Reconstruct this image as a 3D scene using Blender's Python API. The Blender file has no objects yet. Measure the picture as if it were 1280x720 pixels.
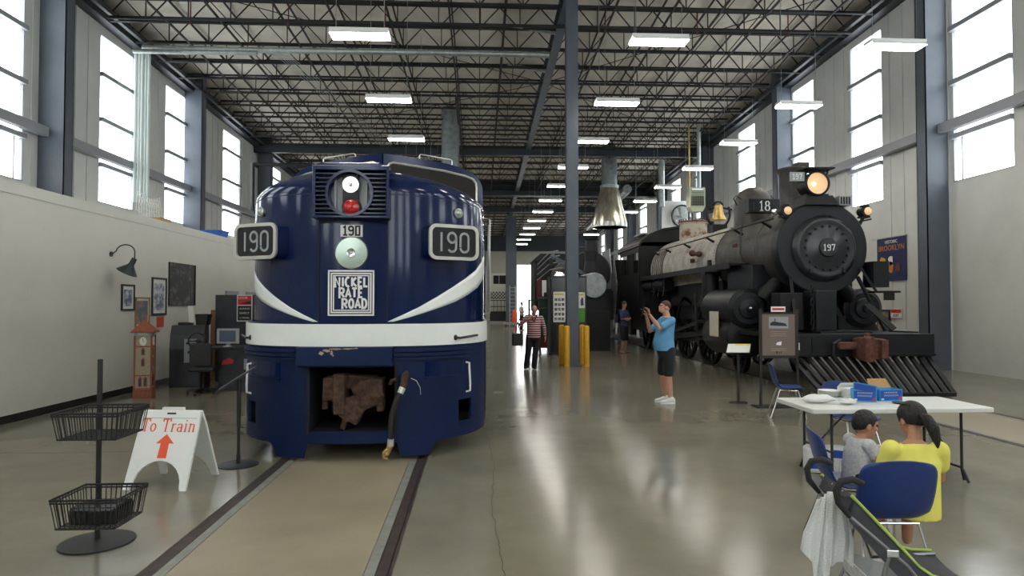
import bpy, bmesh, math, random
from mathutils import Vector, Matrix
R = math.radians
PI = math.pi
random.seed(7)
C = bpy.context.scene.collection

# ------------------------------------------------------------------ materials
MATS = {}
def mat(name, col, rough=.6, metal=0.0, var=0.0, vscale=6.0, col2=None, bump=0.0, bscale=40.0, spec=.5, coat=0.0, emit=None, estr=0.0, stretch=(1, 1, 1), coords='Object', rvar=0.0, pos=(.35, .65)):
    m = bpy.data.materials.new(name); m.use_nodes = True
    nt = m.node_tree; N = nt.nodes; L = nt.links
    b = N['Principled BSDF']
    b.inputs['Base Color'].default_value = (*col, 1)
    b.inputs['Roughness'].default_value = rough
    b.inputs['Metallic'].default_value = metal
    b.inputs['Specular IOR Level'].default_value = spec
    if coat: b.inputs['Coat Weight'].default_value = coat; b.inputs['Coat Roughness'].default_value = .04
    tc = N.new('ShaderNodeTexCoord'); mp = N.new('ShaderNodeMapping'); mp.inputs['Scale'].default_value = stretch
    L.new(tc.outputs[coords], mp.inputs[0])
    if var or col2 or rvar:
        n = N.new('ShaderNodeTexNoise'); n.inputs['Scale'].default_value = vscale; n.inputs['Detail'].default_value = 6
        n.inputs['Roughness'].default_value = .65
        L.new(mp.outputs[0], n.inputs['Vector'])
        r = N.new('ShaderNodeValToRGB'); r.color_ramp.elements[0].position = pos[0]; r.color_ramp.elements[1].position = pos[1]
        c2 = col2 if col2 else tuple(min(1, c * (1 + var)) for c in col)
        c1 = col if col2 else tuple(c * (1 - var) for c in col)
        r.color_ramp.elements[0].color = (*c1, 1); r.color_ramp.elements[1].color = (*c2, 1)
        L.new(n.outputs['Fac'], r.inputs[0])
        if var or col2: L.new(r.outputs[0], b.inputs['Base Color'])
        if rvar:
            mr = N.new('ShaderNodeMapRange'); mr.inputs[1].default_value = .3; mr.inputs[2].default_value = .7
            mr.inputs[3].default_value = max(0, rough - rvar); mr.inputs[4].default_value = min(1, rough + rvar)
            L.new(n.outputs['Fac'], mr.inputs[0]); L.new(mr.outputs[0], b.inputs['Roughness'])
    if bump:
        n2 = N.new('ShaderNodeTexNoise'); n2.inputs['Scale'].default_value = bscale; n2.inputs['Detail'].default_value = 4
        L.new(mp.outputs[0], n2.inputs['Vector'])
        bp = N.new('ShaderNodeBump'); bp.inputs['Strength'].default_value = bump; bp.inputs['Distance'].default_value = .02
        L.new(n2.outputs['Fac'], bp.inputs['Height']); L.new(bp.outputs[0], b.inputs['Normal'])
    if emit:
        b.inputs['Emission Color'].default_value = (*emit, 1); b.inputs['Emission Strength'].default_value = estr
    MATS[name] = m
    return m

def wave_mat(name, c1, c2, scale, axis='Z', rough=.7, pos=.5):
    m = mat(name, c1, rough); nt = m.node_tree; N = nt.nodes; L = nt.links
    w = N.new('ShaderNodeTexWave'); w.wave_type = 'BANDS'; w.bands_direction = axis
    w.inputs['Scale'].default_value = scale; w.inputs['Distortion'].default_value = .6; w.inputs['Detail'].default_value = 0
    tc = N.new('ShaderNodeTexCoord'); L.new(tc.outputs['Object'], w.inputs['Vector'])
    r = N.new('ShaderNodeValToRGB'); r.color_ramp.interpolation = 'CONSTANT'
    r.color_ramp.elements[0].color = (*c1, 1); r.color_ramp.elements[1].color = (*c2, 1); r.color_ramp.elements[1].position = pos
    L.new(w.outputs['Fac'], r.inputs[0]); L.new(r.outputs[0], N['Principled BSDF'].inputs['Base Color'])
    return m

# building
mat('floor_grey', (.212, .197, .150), .17, var=.14, vscale=.6, rvar=.04, spec=.36, bump=.006, bscale=22)
mat('floor_tan', (.295, .255, .178), .42, var=.14, vscale=.8, rvar=.06)
mat('rail_rust', (.060, .042, .038), .5, metal=.3, var=.3, vscale=9)
mat('rail_plate', (.26, .265, .24), .45, metal=.2, var=.15, vscale=8)
mat('groove', (.02, .017, .014), .9)
mat('crack', (.05, .045, .038), .9)
mat('deck', (.76, .70, .60), .85, var=.12, vscale=1.2)
mat('steel_dark', (.014, .014, .014), .6)
mat('steel_blue', (.085, .10, .125), .5, var=.08, vscale=2)
mat('steel_navy', (.020, .025, .034), .5)
mat('wall_panel', (.62, .62, .585), .5, var=.06, vscale=.7)
mat('wall_warm', (.50, .45, .37), .4, var=.06, vscale=.7)
mat('wall_cream', (.62, .60, .52), .7)
mat('partition', (.64, .64, .585), .75, var=.04, vscale=.8)
mat('galv', (.46, .50, .48), .35, metal=.7, var=.2, vscale=5)
mat('galv_dark', (.24, .26, .26), .4, metal=.7, var=.25, vscale=5)
mat('hood_steel', (.62, .58, .45), .28, metal=.9, var=.25, vscale=1.5, stretch=(5, 5, .5))
mat('frame_grey', (.30, .31, .33), .45)
mat('lamp_white', (.8, .8, .78), .4)
mat('tube', (1, 1, 1), .4, emit=(1, .95, .86), estr=30)
mat('black', (.012, .012, .013), .5)
mat('black_gloss', (.012, .013, .016), .18)
mat('rubber', (.02, .02, .02), .8)
mat('bumper_yellow', (.72, .38, .02), .45, var=.08)
mat('white', (.80, .80, .78), .5)
mat('chrome', (.65, .65, .64), .2, metal=1)
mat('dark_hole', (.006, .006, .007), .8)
# diesel
mat('navy', (.0034, .0125, .060), .12, spec=.30, var=.05, vscale=1.2, coat=.06, bump=.02, bscale=2.2)
mat('navy_flat', (.0036, .013, .058), .42, spec=.25, var=.12, vscale=2.5, bump=.05, bscale=14)
mat('band_white', (.84, .87, .84), .25, var=.02)
mat('chip_tan', (.38, .28, .19), .8, var=.3, vscale=40)
mat('rust_brown', (.075, .038, .023), .85, var=.5, vscale=12, bump=.5, bscale=30)
mat('trim_silver', (.60, .59, .54), .3, metal=.5)
mat('glass_dark', (.018, .014, .009), .28, spec=.12)
mat('reflector', (.40, .48, .40), .24, metal=.7)
mat('beam_glass', (.13, .135, .13), .35, metal=.2)
mat('lens_red', (.42, .006, .008), .15, coat=.5, emit=(.8, .01, .01), estr=.02)
mat('hose', (.018, .015, .012), .7)
mat('brass', (.50, .36, .13), .38, metal=.85, var=.25, vscale=9)
# steam
mat('loco_black', (.005, .0055, .006), .5, spec=.35, var=.4, vscale=4, bump=.1, bscale=20)
mat('loco_face', (.007, .0085, .011), .42, spec=.35, var=.25, vscale=3)
mat('loco_gloss', (.016, .018, .022), .26)
mat('loco_grey', (.055, .050, .044), .50, metal=.2, var=.45, vscale=3, bump=.15, bscale=25)
mat('lagging', (.30, .275, .23), .85, col2=(.46, .43, .37), vscale=4, bump=.4, bscale=18)
mat('lagging_rust', (.18, .065, .025), .85, col2=(.46, .42, .34), vscale=2.6, bump=.3, bscale=18, pos=(.40, .54))
mat('rust_red', (.10, .035, .022), .8, var=.4, vscale=10, bump=.4, bscale=25)
mat('amber', (.8, .55, .32), .2, emit=(1, .55, .25), estr=.35)
mat('bulb', (1, .9, .6), .2, emit=(1, .8, .45), estr=12)
mat('paper', (.62, .58, .47), .8, var=.06, vscale=9)
mat('tarp_silver', (.40, .41, .43), .3, metal=.5, var=.5, vscale=3, stretch=(3, 3, .25))
mat('plate_grey', (.30, .32, .33), .5)
# things
mat('sign_plastic', (.78, .80, .78), .42)
mat('ink_red', (.80, .10, .035), .6)
mat('red', (.55, .02, .02), .5)
mat('ink_black', (.01, .01, .01), .7)
mat('ink_white', (.8, .8, .8), .6)
mat('brown_panel', (.17, .125, .10), .6)
mat('chair_blue', (.012, .034, .16), .38, var=.08)
mat('table_white', (.66, .67, .64), .4)
mat('box_blue', (.012, .07, .36), .4)
mat('box_cyan', (.04, .33, .62), .4)
mat('cardboard', (.42, .25, .11), .8, var=.1)
mat('foam', (.74, .75, .72), .6)
mat('film', (.62, .65, .64), .25, var=.15, vscale=30)
mat('cloth_white', (.80, .81, .79), .9, bump=.6, bscale=160)
mat('stroller_grey', (.055, .055, .062), .8, bump=.3, bscale=300)
mat('stroller_lime', (.42, .55, .12), .7)
mat('tube_grey', (.28, .28, .29), .35, metal=.7)
mat('skin', (.52, .27, .18), .55, var=.06, vscale=9)
mat('skin_tan', (.42, .20, .115), .55, var=.05, vscale=9)
mat('hair_black', (.010, .008, .007), .55, bump=1.0, bscale=70, stretch=(1, 1, .25))
mat('hair_brown', (.055, .03, .018), .7, bump=.5, bscale=90)
mat('tee_blue', (.12, .33, .56), .85, var=.06, vscale=8)
mat('tee_navy', (.045, .065, .14), .85)
mat('shirt_white', (.62, .63, .64), .85)
mat('shirt_grey', (.40, .40, .41), .9, col2=(.56, .56, .56), vscale=60)
mat('shirt_yellow', (.82, .76, .15), .85)
mat('shorts_black', (.012, .013, .018), .9)
mat('shoe_white', (.66, .68, .68), .6)
mat('brick_model', (.26, .085, .05), .8, var=.15, vscale=20)
mat('roof_model', (.28, .085, .045), .8, var=.2, vscale=14)
mat('stone_model', (.36, .31, .21), .8, var=.12, vscale=14)
mat('frame_gold', (.32, .20, .09), .5)
mat('photo_dark', (.012, .012, .013), .45, col2=(.22, .21, .19), vscale=4.5, pos=(.52, .75))
mat('photo_blue', (.10, .13, .22), .4, col2=(.62, .64, .66), vscale=7, pos=(.42, .58))
mat('photo_sunset', (.10, .13, .16), .4, col2=(.42, .24, .13), vscale=4, pos=(.42, .58))
mat('photo_small', (.015, .015, .015), .5, col2=(.45, .44, .42), vscale=30, pos=(.45, .6))
mat('screen', (.06, .07, .10), .2, emit=(.10, .14, .26), estr=.12)
mat('monitor_grey', (.42, .43, .44), .4)
mat('machine_dark', (.022, .024, .032), .4, var=.3, vscale=5)
mat('green_lamp', (.02, .035, .028), .4)
mat('yellow', (.7, .6, .06), .5)
mat('green', (.09, .32, .05), .6)
mat('orange_red', (.62, .10, .04), .6)
mat('banner_blue', (.012, .018, .085), .7)
mat('banner_orange', (.55, .20, .03), .7)
mat('heater_green', (.36, .38, .27), .5)
mat('tub_blue', (.02, .12, .50), .5)
mat('wood', (.28, .15, .07), .6)
mat('dark_green', (.012, .045, .026), .5)
mat('maroon', (.12, .02, .02), .6)
wave_mat('stripe_shirt', (.16, .022, .035), (.60, .48, .50), 5.2, 'Z', .85, .60)

def glass_mat():
    m = bpy.data.materials.new('window_glass'); m.use_nodes = True
    nt = m.node_tree; N = nt.nodes; L = nt.links; N.clear()
    o = N.new('ShaderNodeOutputMaterial'); mx = N.new('ShaderNodeMixShader'); t = N.new('ShaderNodeBsdfTransparent')
    g = N.new('ShaderNodeBsdfGlossy'); g.inputs['Roughness'].default_value = .05; 
    t.inputs[0].default_value = (.94, .97, .98, 1)
    mx.inputs[0].default_value = .05; L.new(t.outputs[0], mx.inputs[1]); L.new(g.outputs[0], mx.inputs[2]); L.new(mx.outputs[0], o.inputs[0])
    MATS['window_glass'] = m
glass_mat()
def clear_mat(name, col, fac):
    m = bpy.data.materials.new(name); m.use_nodes = True
    nt = m.node_tree; N = nt.nodes; L = nt.links
    b = N['Principled BSDF']; b.inputs['Base Color'].default_value = (*col, 1); b.inputs['Roughness'].default_value = .2
    b.inputs['Alpha'].default_value = fac
    MATS[name] = m
clear_mat('plastic_clear', (.75, .80, .80), .45)
clear_mat('film_green', (.62, .68, .65), .6)

# ------------------------------------------------------------------ mesh collector
class G:
    def __init__(s, M=None):
        s.v = []; s.f = []; s.M = M or Matrix.Identity(4)
    def add(s, vs, fs):
        k = len(s.v); s.v += [s.M @ Vector(v) for v in vs]; s.f += [tuple(i + k for i in f) for f in fs]; return s
    def box(s, x0, x1, y0, y1, z0, z1):
        x0, x1 = sorted((x0, x1)); y0, y1 = sorted((y0, y1)); z0, z1 = sorted((z0, z1))
        return s.add([(x0, y0, z0), (x1, y0, z0), (x1, y1, z0), (x0, y1, z0), (x0, y0, z1), (x1, y0, z1), (x1, y1, z1), (x0, y1, z1)],
                     [(0, 3, 2, 1), (4, 5, 6, 7), (0, 1, 5, 4), (1, 2, 6, 5), (2, 3, 7, 6), (3, 0, 4, 7)])
    def cbox(s, c, d, rot=None):
        M = Matrix.Translation(Vector(c)) @ (rot.to_4x4() if rot else Matrix.Identity(4))
        old = s.M; s.M = old @ M; s.box(-d[0] / 2, d[0] / 2, -d[1] / 2, d[1] / 2, -d[2] / 2, d[2] / 2); s.M = old; return s
    def bar(s, p, q, w, h=None, up=(0, 0, 1)):
        p = Vector(p); q = Vector(q); d = (q - p); L = d.length
        if L < 1e-6: return s
        d /= L; u = Vector(up)
        if abs(d.dot(u)) > .98: u = Vector((0, 1, 0))
        a = d.cross(u).normalized() * (w / 2); b = a.cross(d).normalized() * ((h or w) / 2)
        vs = [p - a - b, p + a - b, p + a + b, p - a + b, q - a - b, q + a - b, q + a + b, q - a + b]
        return s.add(vs, [(0, 1, 2, 3), (7, 6, 5, 4), (0, 4, 5, 1), (1, 5, 6, 2), (2, 6, 7, 3), (3, 7, 4, 0)])
    def cyl(s, p, q, r0, r1=None, n=16, caps=True):
        return s.tube([p, q], [r0, r0 if r1 is None else r1], n, caps)
    def tube(s, pts, r, n=8, caps=True, closed=False):
        pts = [Vector(p) for p in pts]; m = len(pts)
        rs = r if isinstance(r, (list, tuple)) else [r] * m
        vs = []; fs = []; ref = None
        for i, p in enumerate(pts):
            if closed: d = (pts[(i + 1) % m] - pts[i - 1]).normalized()
            else: d = (pts[min(i + 1, m - 1)] - pts[max(i - 1, 0)]).normalized()
            if ref is None:
                ref = Vector((0, 0, 1)) if abs(d.z) < .9 else Vector((1, 0, 0))
            a = (ref - d * ref.dot(d))
            if a.length < 1e-4: a = d.orthogonal()
            a.normalize(); b = d.cross(a); ref = a
            for k in range(n):
                t = 2 * PI * k / n; vs.append(p + (a * math.cos(t) + b * math.sin(t)) * rs[i])
        for i in range(m if closed else m - 1):
            j = (i + 1) % m
            for k in range(n): fs.append((i * n + k, i * n + (k + 1) % n, j * n + (k + 1) % n, j * n + k))
        if caps and not closed: fs.append(tuple(range(n))[::-1]); fs.append(tuple(range((m - 1) * n, m * n)))
        return s.add(vs, fs)
    def lathe(s, prof, base=(0, 0, 0), axis='Z', n=32, caps=True):
        vs = []; fs = []
        B = Vector(base)
        for r, h in prof:
            for k in range(n):
                t = 2 * PI * k / n; c, q = r * math.cos(t), r * math.sin(t)
                vs.append(B + (Vector((c, q, h)) if axis == 'Z' else Vector((c, h, q)) if axis == 'Y' else Vector((h, c, q))))
        for i in range(len(prof) - 1):
            for k in range(n): fs.append((i * n + k, i * n + (k + 1) % n, (i + 1) * n + (k + 1) % n, (i + 1) * n + k))
        if prof[0] == prof[-1]: caps = False
        if caps and prof[0][0] > 1e-4: fs.append(tuple(range(n))[::-1])
        if caps and prof[-1][0] > 1e-4: fs.append(tuple(range((len(prof) - 1) * n, len(prof) * n)))
        return s.add(vs, fs)
    def ball(s, c, r, n=16, m=10):
        rx, ry, rz = r if isinstance(r, (tuple, list)) else (r, r, r)
        prof = []
        vs = []; fs = []
        for i in range(m + 1):
            t = PI * i / m
            for k in range(n):
                a = 2 * PI * k / n
                vs.append((c[0] + rx * math.sin(t) * math.cos(a), c[1] + ry * math.sin(t) * math.sin(a), c[2] + rz * math.cos(t)))
        for i in range(m):
            for k in range(n): fs.append((i * n + k, (i + 1) * n + k, (i + 1) * n + (k + 1) % n, i * n + (k + 1) % n))
        return s.add(vs, fs)
    def ext(s, poly, plane, d0, d1):
        n = len(poly)
        def P(a, b, d): return (a, d, b) if plane == 'xz' else (d, a, b) if plane == 'yz' else (a, b, d)
        vs = [P(a, b, d0) for a, b in poly] + [P(a, b, d1) for a, b in poly]
        fs = [tuple(range(n))[::-1], tuple(range(n, 2 * n))] + [(i, (i + 1) % n, n + (i + 1) % n, n + i) for i in range(n)]
        return s.add(vs, fs)
    def loft(s, rings, caps=True, closed=True):
        n = len(rings[0]); vs = [p for r in rings for p in r]; fs = []
        for i in range(len(rings) - 1):
            for k in range(n if closed else n - 1):
                fs.append((i * n + k, i * n + (k + 1) % n, (i + 1) * n + (k + 1) % n, (i + 1) * n + k))
        if caps and closed: fs.append(tuple(range(n))[::-1]); fs.append(tuple(range((len(rings) - 1) * n, len(rings) * n)))
        return s.add(vs, fs)
    def limb(s, pts, rs, n=12):
        s.tube(pts, rs, n)
        for p, r in zip(pts, rs): s.ball(p, r * .995, n, 8)
        return s
    def build(s, name, m, parent=None, smooth=False, bevel=0, solid=0, remesh=0, sm=0, sub=0, angle=40, esplit=False):
        me = bpy.data.meshes.new(name)
        me.from_pydata([tuple(v) for v in s.v], [], s.f)
        bm = bmesh.new(); bm.from_mesh(me)
        bmesh.ops.remove_doubles(bm, verts=bm.verts, dist=1e-6) if smooth and not remesh else None
        bmesh.ops.recalc_face_normals(bm, faces=bm.faces)
        if smooth:
            for f in bm.faces: f.smooth = True
            for e in bm.edges:
                if len(e.link_faces) == 2 and e.calc_face_angle(0) > R(angle): e.smooth = False
        bm.to_mesh(me); bm.free()
        o = bpy.data.objects.new(name, me); C.objects.link(o)
        me.materials.append(MATS[m] if isinstance(m, str) else m)
        if parent: o.parent = parent
        if sub:
            mod = o.modifiers.new('sub', 'SUBSURF'); mod.levels = sub; mod.render_levels = sub
        if solid:
            mod = o.modifiers.new('solid', 'SOLIDIFY'); mod.thickness = solid; mod.offset = -1
        if remesh:
            mod = o.modifiers.new('rm', 'REMESH'); mod.mode = 'VOXEL'; mod.voxel_size = remesh; mod.use_smooth_shade = True
            if sm:
                mod = o.modifiers.new('s', 'SMOOTH'); mod.iterations = sm; mod.factor = .5
        if esplit:
            mod = o.modifiers.new('es', 'EDGE_SPLIT'); mod.split_angle = R(32)
        if bevel:
            mod = o.modifiers.new('bv', 'BEVEL'); mod.width = bevel; mod.segments = 2; mod.limit_method = 'ANGLE'
        return o

def tag(o, label=None, cat=None, group=None, kind=None):
    if label: o['label'] = label
    if cat: o['category'] = cat
    if group: o['group'] = group
    if kind: o['kind'] = kind
    return o
def thing(name, label, cat, loc=(0, 0, 0), rz=0, group=None):
    o = bpy.data.objects.new(name, None); C.objects.link(o); o.empty_display_size = .1
    o.location = loc; o.rotation_euler = (0, 0, rz)
    return tag(o, label, cat, group)
def struct(o): return tag(o, kind='structure')
def copy_tree(o, parent=None):
    c = o.copy(); C.objects.link(c); c.parent = parent
    for ch in [x for x in o.children]: copy_tree(ch, c)
    return c
def text_mesh(s, size, m, parent, loc, rot=(PI / 2, 0, 0), name='lettering', depth=.002, align='CENTER', sx=1.0):
    cu = bpy.data.curves.new('t', 'FONT'); cu.body = s; cu.size = size; cu.align_x = align; cu.align_y = 'CENTER'; cu.extrude = depth; cu.resolution_u = 3
    t = bpy.data.objects.new('t', cu); C.objects.link(t); bpy.context.view_layer.update()
    me = bpy.data.meshes.new_from_object(t.evaluated_get(bpy.context.evaluated_depsgraph_get()))
    bpy.data.objects.remove(t); bpy.data.curves.remove(cu)
    o = bpy.data.objects.new(name, me); C.objects.link(o); me.materials.clear(); me.materials.append(MATS[m])
    o.parent = parent; o.location = loc; o.rotation_euler = rot; o.scale = (sx, 1, 1)
    return o
def rrect(w, h, r, n=5, cx=0, cy=0):
    out = []
    for k, (sx, sy) in enumerate(((1, 1), (-1, 1), (-1, -1), (1, -1))):
        for i in range(n + 1):
            a = PI / 2 * k + PI / 2 * i / n
            out.append((cx + sx * (w / 2 - r) + r * math.cos(a), cy + sy * (h / 2 - r) + r * math.sin(a)))
    return out

# stroke lettering: polylines in a 0..w by 0..1 box
def arc(cx, cy, rx, ry, a0, a1, n=10): return [(cx + rx * math.cos(R(a0 + (a1 - a0) * i / n)), cy + ry * math.sin(R(a0 + (a1 - a0) * i / n))) for i in range(n + 1)]
GL = {
 '1': (.30, [[(.15, 0), (.15, 1)]]),
 '1f': (.42, [[(.24, 0), (.24, 1), (.06, .82)], [(.04, 0), (.44, 0)]]),
 '9': (.52, [arc(.26, .74, .22, .26, 0, 360, 20), [(.48, .74), (.48, .25)] + arc(.26, .25, .22, .25, 0, -150, 10)]),
 '0': (.52, [[(.04, .26), (.04, .74)] + arc(.26, .78, .22, .22, 180, 0) + [(.48, .24)] + arc(.26, .22, .22, .22, 0, -180)]),
 '0s': (.50, [[(.08, 0), (.44, 0), (.44, 1), (.08, 1), (.08, 0)]]),
 '8': (.52, [arc(.26, .76, .19, .24, 0, 360, 20), arc(.26, .27, .23, .27, 0, 360, 20)]),
 '7': (.50, [[(.04, .84), (.04, 1), (.48, 1), (.20, 0)]]),
 'N': (.62, [[(.06, -.12), (.06, 1), (.50, .0), (.50, 1)]]),
 'I': (.22, [[(.1, 0), (.1, 1)]]), 'C': (.50, [arc(.28, .5, .24, .5, 60, 300, 12)]),
 'K': (.54, [[(.08, 0), (.08, 1)], [(.48, 1), (.1, .5), (.52, 0)]]),
 'E': (.46, [[(.44, 0), (.08, 0), (.08, 1), (.44, 1)], [(.08, .5), (.38, .5)]]),
 'L': (.44, [[(.08, 1), (.08, 0), (.42, 0)]]),
 'R': (.58, [[(.08, -.12), (.08, 1), (.36, 1)] + arc(.34, .74, .18, .26, 90, -90, 8) + [(.1, .48)], [(.26, .48), (.54, 0)]]),
 'P': (.54, [[(.08, -.3), (.08, 1), (.36, 1)] + arc(.34, .74, .18, .26, 90, -90, 8) + [(.1, .48)], [(.26, .48), (.54, 0)]]),
 'A': (.54, [[(.02, 0), (.27, 1), (.52, 0)], [(.12, .34), (.42, .34)]]),
 'T': (.50, [[(.25, 0), (.25, 1)], [(.0, 1), (.5, 1)]]),
 'O': (.56, [arc(.28, .5, .22, .5, 0, 360, 20)]), 'D': (.54, [[(.08, 0), (.08, 1), (.24, 1)] + arc(.26, .5, .24, .5, 90, -90, 10) + [(.08, 0)]]),
 'Ts': (.66, [[(.33, 0), (.33, 1)], [(.02, .8), (.02, 1), (.64, 1), (.64, .8)], [(.2, 0), (.46, 0)]]),
 'o': (.50, [arc(.25, .31, .20, .31, 0, 360, 18)]),
 'r': (.42, [[(.12, 0), (.12, .62)], [(.02, 0), (.24, 0)], [(.02, .62), (.12, .62)], [(.12, .42)] + arc(.27, .46, .14, .16, 170, 40, 6)]),
 'a': (.48, [arc(.22, .18, .17, .18, 0, 360, 14), [(.06, .5)] + arc(.22, .44, .17, .18, 150, 0, 8) + [(.39, .04), (.48, 0)]]),
 'i': (.28, [[(.14, 0), (.14, .62), (.04, .62)], [(.04, 0), (.24, 0)], [(.14, .84), (.14, .94)]]),
 'n': (.56, [[(.12, 0), (.12, .62), (.02, .62)], [(.02, 0), (.22, 0)], [(.12, .44)] + arc(.29, .44, .17, .18, 170, 0, 8) + [(.46, 0)], [(.36, 0), (.56, 0)]]),
 ' ': (.32, []),
}
def strokes(chars, h, th, gap=.12, sx=1.0, depth=.003, align=0.0, thv=None):
    """flat raised lettering in the local xz plane facing -y; returns a G centred at x=0 (align 0) with z from 0 to h"""
    g = G(); x = 0; total = sum(GL[c][0] * sx * h + gap * h for c in chars) - gap * h
    x = -total / 2 + align
    for c in chars:
        w, pls = GL[c]
        for pl in pls:
            P = [Vector((x + a * h * sx, b * h)) for a, b in pl]
            n = len(P); Lf = []; Rt = []
            closed = (P[0] - P[-1]).length < 1e-5
            for i in range(n):
                if closed: a = P[i - 1] if i else P[-2]; b = P[i + 1] if i < n - 1 else P[1]
                else: a = P[max(i - 1, 0)]; b = P[min(i + 1, n - 1)]
                d1 = (P[i] - a).normalized() if (P[i] - a).length > 1e-7 else (b - P[i]).normalized()
                d2 = (b - P[i]).normalized() if (b - P[i]).length > 1e-7 else d1
                d = d1 + d2
                if d.length < 1e-4: d = d2
                d.normalize(); nn = Vector((-d.y, d.x)); k = 1 / max(.45, abs(nn.dot(Vector((-d2.y, d2.x)))))
                t2 = th
                if thv: t2 = th * (thv + (1 - thv) * abs(d.y))
                Lf.append(P[i] + nn * t2 / 2 * k); Rt.append(P[i] - nn * t2 / 2 * k)
            for i in range(n - 1):
                q = [Lf[i], Lf[i + 1], Rt[i + 1], Rt[i]]
                g.add([(p.x, -depth, p.y) for p in q] + [(p.x, 0, p.y) for p in q], [(0, 1, 2, 3), (7, 6, 5, 4), (0, 4, 5, 1), (1, 5, 6, 2), (2, 6, 7, 3), (3, 7, 4, 0)])
        x += w * sx * h + gap * h
    return g

# ------------------------------------------------------------------ camera and world
cam = bpy.data.cameras.new('camera'); co = bpy.data.objects.new('camera', cam); C.objects.link(co)
cam.sensor_width = 36; cam.lens = 810 / 1280 * 36; cam.clip_end = 400; cam.clip_start = .05
HC = 1.76
co.location = (0, 0, HC)
co.rotation_euler = (R(90) + math.atan(20 / 810), 0, -math.atan(40 / 810))
bpy.context.scene.camera = co
w = bpy.data.worlds.new('world'); bpy.context.scene.world = w; w.use_nodes = True
bg = w.node_tree.nodes['Background']; bg.inputs[0].default_value = (.97, .98, 1, 1); bg.inputs[1].default_value = 6.0
sc = bpy.context.scene
sc.view_settings.view_transform = 'Standard'; sc.view_settings.look = 'None'; sc.view_settings.exposure = 0.12; sc.view_settings.gamma = 1
sc.cycles.max_bounces = 8; sc.cycles.diffuse_bounces = 4; sc.cycles.glossy_bounces = 4; sc.cycles.transparent_max_bounces = 16
sc.cycles.use_denoising = True; sc.cycles.sample_clamp_indirect = 6

TH = math.atan(40 / 810)
def P(px, D, z=0.0):
    """ground position of something seen at picture column px at camera depth D"""
    xc = (px - 640) / 810 * D
    return (xc * math.cos(TH) + D * math.sin(TH), D * math.cos(TH) - xc * math.sin(TH), z)
# ================================================================== the building
XL, XR = -12.1, 12.6
Y0, Y1 = -9.0, 70.0
def bot(y): return 11.46 - .035 * y          # underside of the joists; the roof falls towards the far end
def top(y): return bot(y) + .75
TRK = [(-1.43, R(.57)), (7.5, 0.0)]

def track_lines(tx, rz):
    M = Matrix.Translation((tx, 7.36, 0)) @ Matrix.Rotation(rz, 4, 'Z')
    return M
# floor: grey slabs with the tan bands that lie between the rails
def strip(M, a, b, z=0.0, y0=Y0 - 7, y1=62.0, t=.25):
    g = G(M); g.box(a, b, y0, y1, z - t, z); return g
g = G()
M1 = track_lines(*TRK[0]); M2 = track_lines(*TRK[1])
def wx(M, lx, ly): v = M @ Vector((lx, ly, 0)); return (v.x, v.y)
ya, yb = Y0 - 7.27, Y1 - 7.27
a0, a1 = wx(M1, -.83, ya), wx(M1, -.83, yb); b0, b1 = wx(M1, .83, ya), wx(M1, .83, yb)
c0, c1 = wx(M2, -.83, ya), wx(M2, -.83, yb); d0, d1 = wx(M2, .83, ya), wx(M2, .83, yb)
g.ext([(XL, Y0), a0, a1, (XL, Y1)], 'xy', -.25, 0); g.ext([b0, c0, c1, b1], 'xy', -.25, 0); g.ext([d0, (XR, Y0), (XR, Y1), d1], 'xy', -.25, 0)
struct(g.build('floor', 'floor_grey'))
for M in (M1, M2):
    struct(strip(M, -.64, .64, -.001, ya, yb).build('floor', 'floor_tan'))
    g = G(M); g.box(-.84, .84, ya, yb, -.27, -.03); struct(g.build('trim_groove', 'groove'))
    for sgn in (-1, 1):
        g = G(M); g.box(sgn * .645, sgn * .7175, ya, yb, -.05, .001); struct(g.build('trim_plate', 'rail_plate'))
        g = G(M); g.box(sgn * .7245, sgn * .795, ya, yb, -.05, -.002); g.box(sgn * .80, sgn * .829, ya, yb, -.05, -.008)
        o = struct(g.build('trim_rail', 'rail_rust'))
# a few long hairline cracks in the slab
def crack(pts, name='floor_crack'):
    g = G()
    for i in range(len(pts) - 1):
        (x0, y0), (x1, y1) = pts[i], pts[i + 1]
        n = 9; prev = (x0, y0)
        for k in range(1, n + 1):
            t = k / n; p = (x0 + (x1 - x0) * t + random.uniform(-.012, .012), y0 + (y1 - y0) * t)
            g.bar((prev[0], prev[1], .0008), (p[0], p[1], .0008), .0045, .0012); prev = p
    return struct(g.build(name, 'crack'))
crack([(.17, 4.0), (.145, 4.8), (.10, 5.7), (.16, 7.0), (.09, 9.0), (.14, 11)])
crack([(-7, 8.0), (-5, 7.95), (-3.2, 8.05)])

# ceiling
def roofslab(y0, y1):
    g = G(); n = 10
    g.add([(XL - .3, y0, top(y0)), (XR + .3, y0, top(y0)), (XR + .3, y1, top(y1)), (XL - .3, y1, top(y1)), (XL - .3, y0, top(y0) + .3), (XR + .3, y0, top(y0) + .3), (XR + .3, y1, top(y1) + .3), (XL - .3, y1, top(y1) + .3)],
          [(0, 1, 2, 3), (7, 6, 5, 4), (0, 4, 5, 1), (1, 5, 6, 2), (2, 6, 7, 3), (3, 7, 4, 0)])
    return g
struct(roofslab(Y0 - .3, Y1 + .3).build('ceiling', 'deck'))

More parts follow.
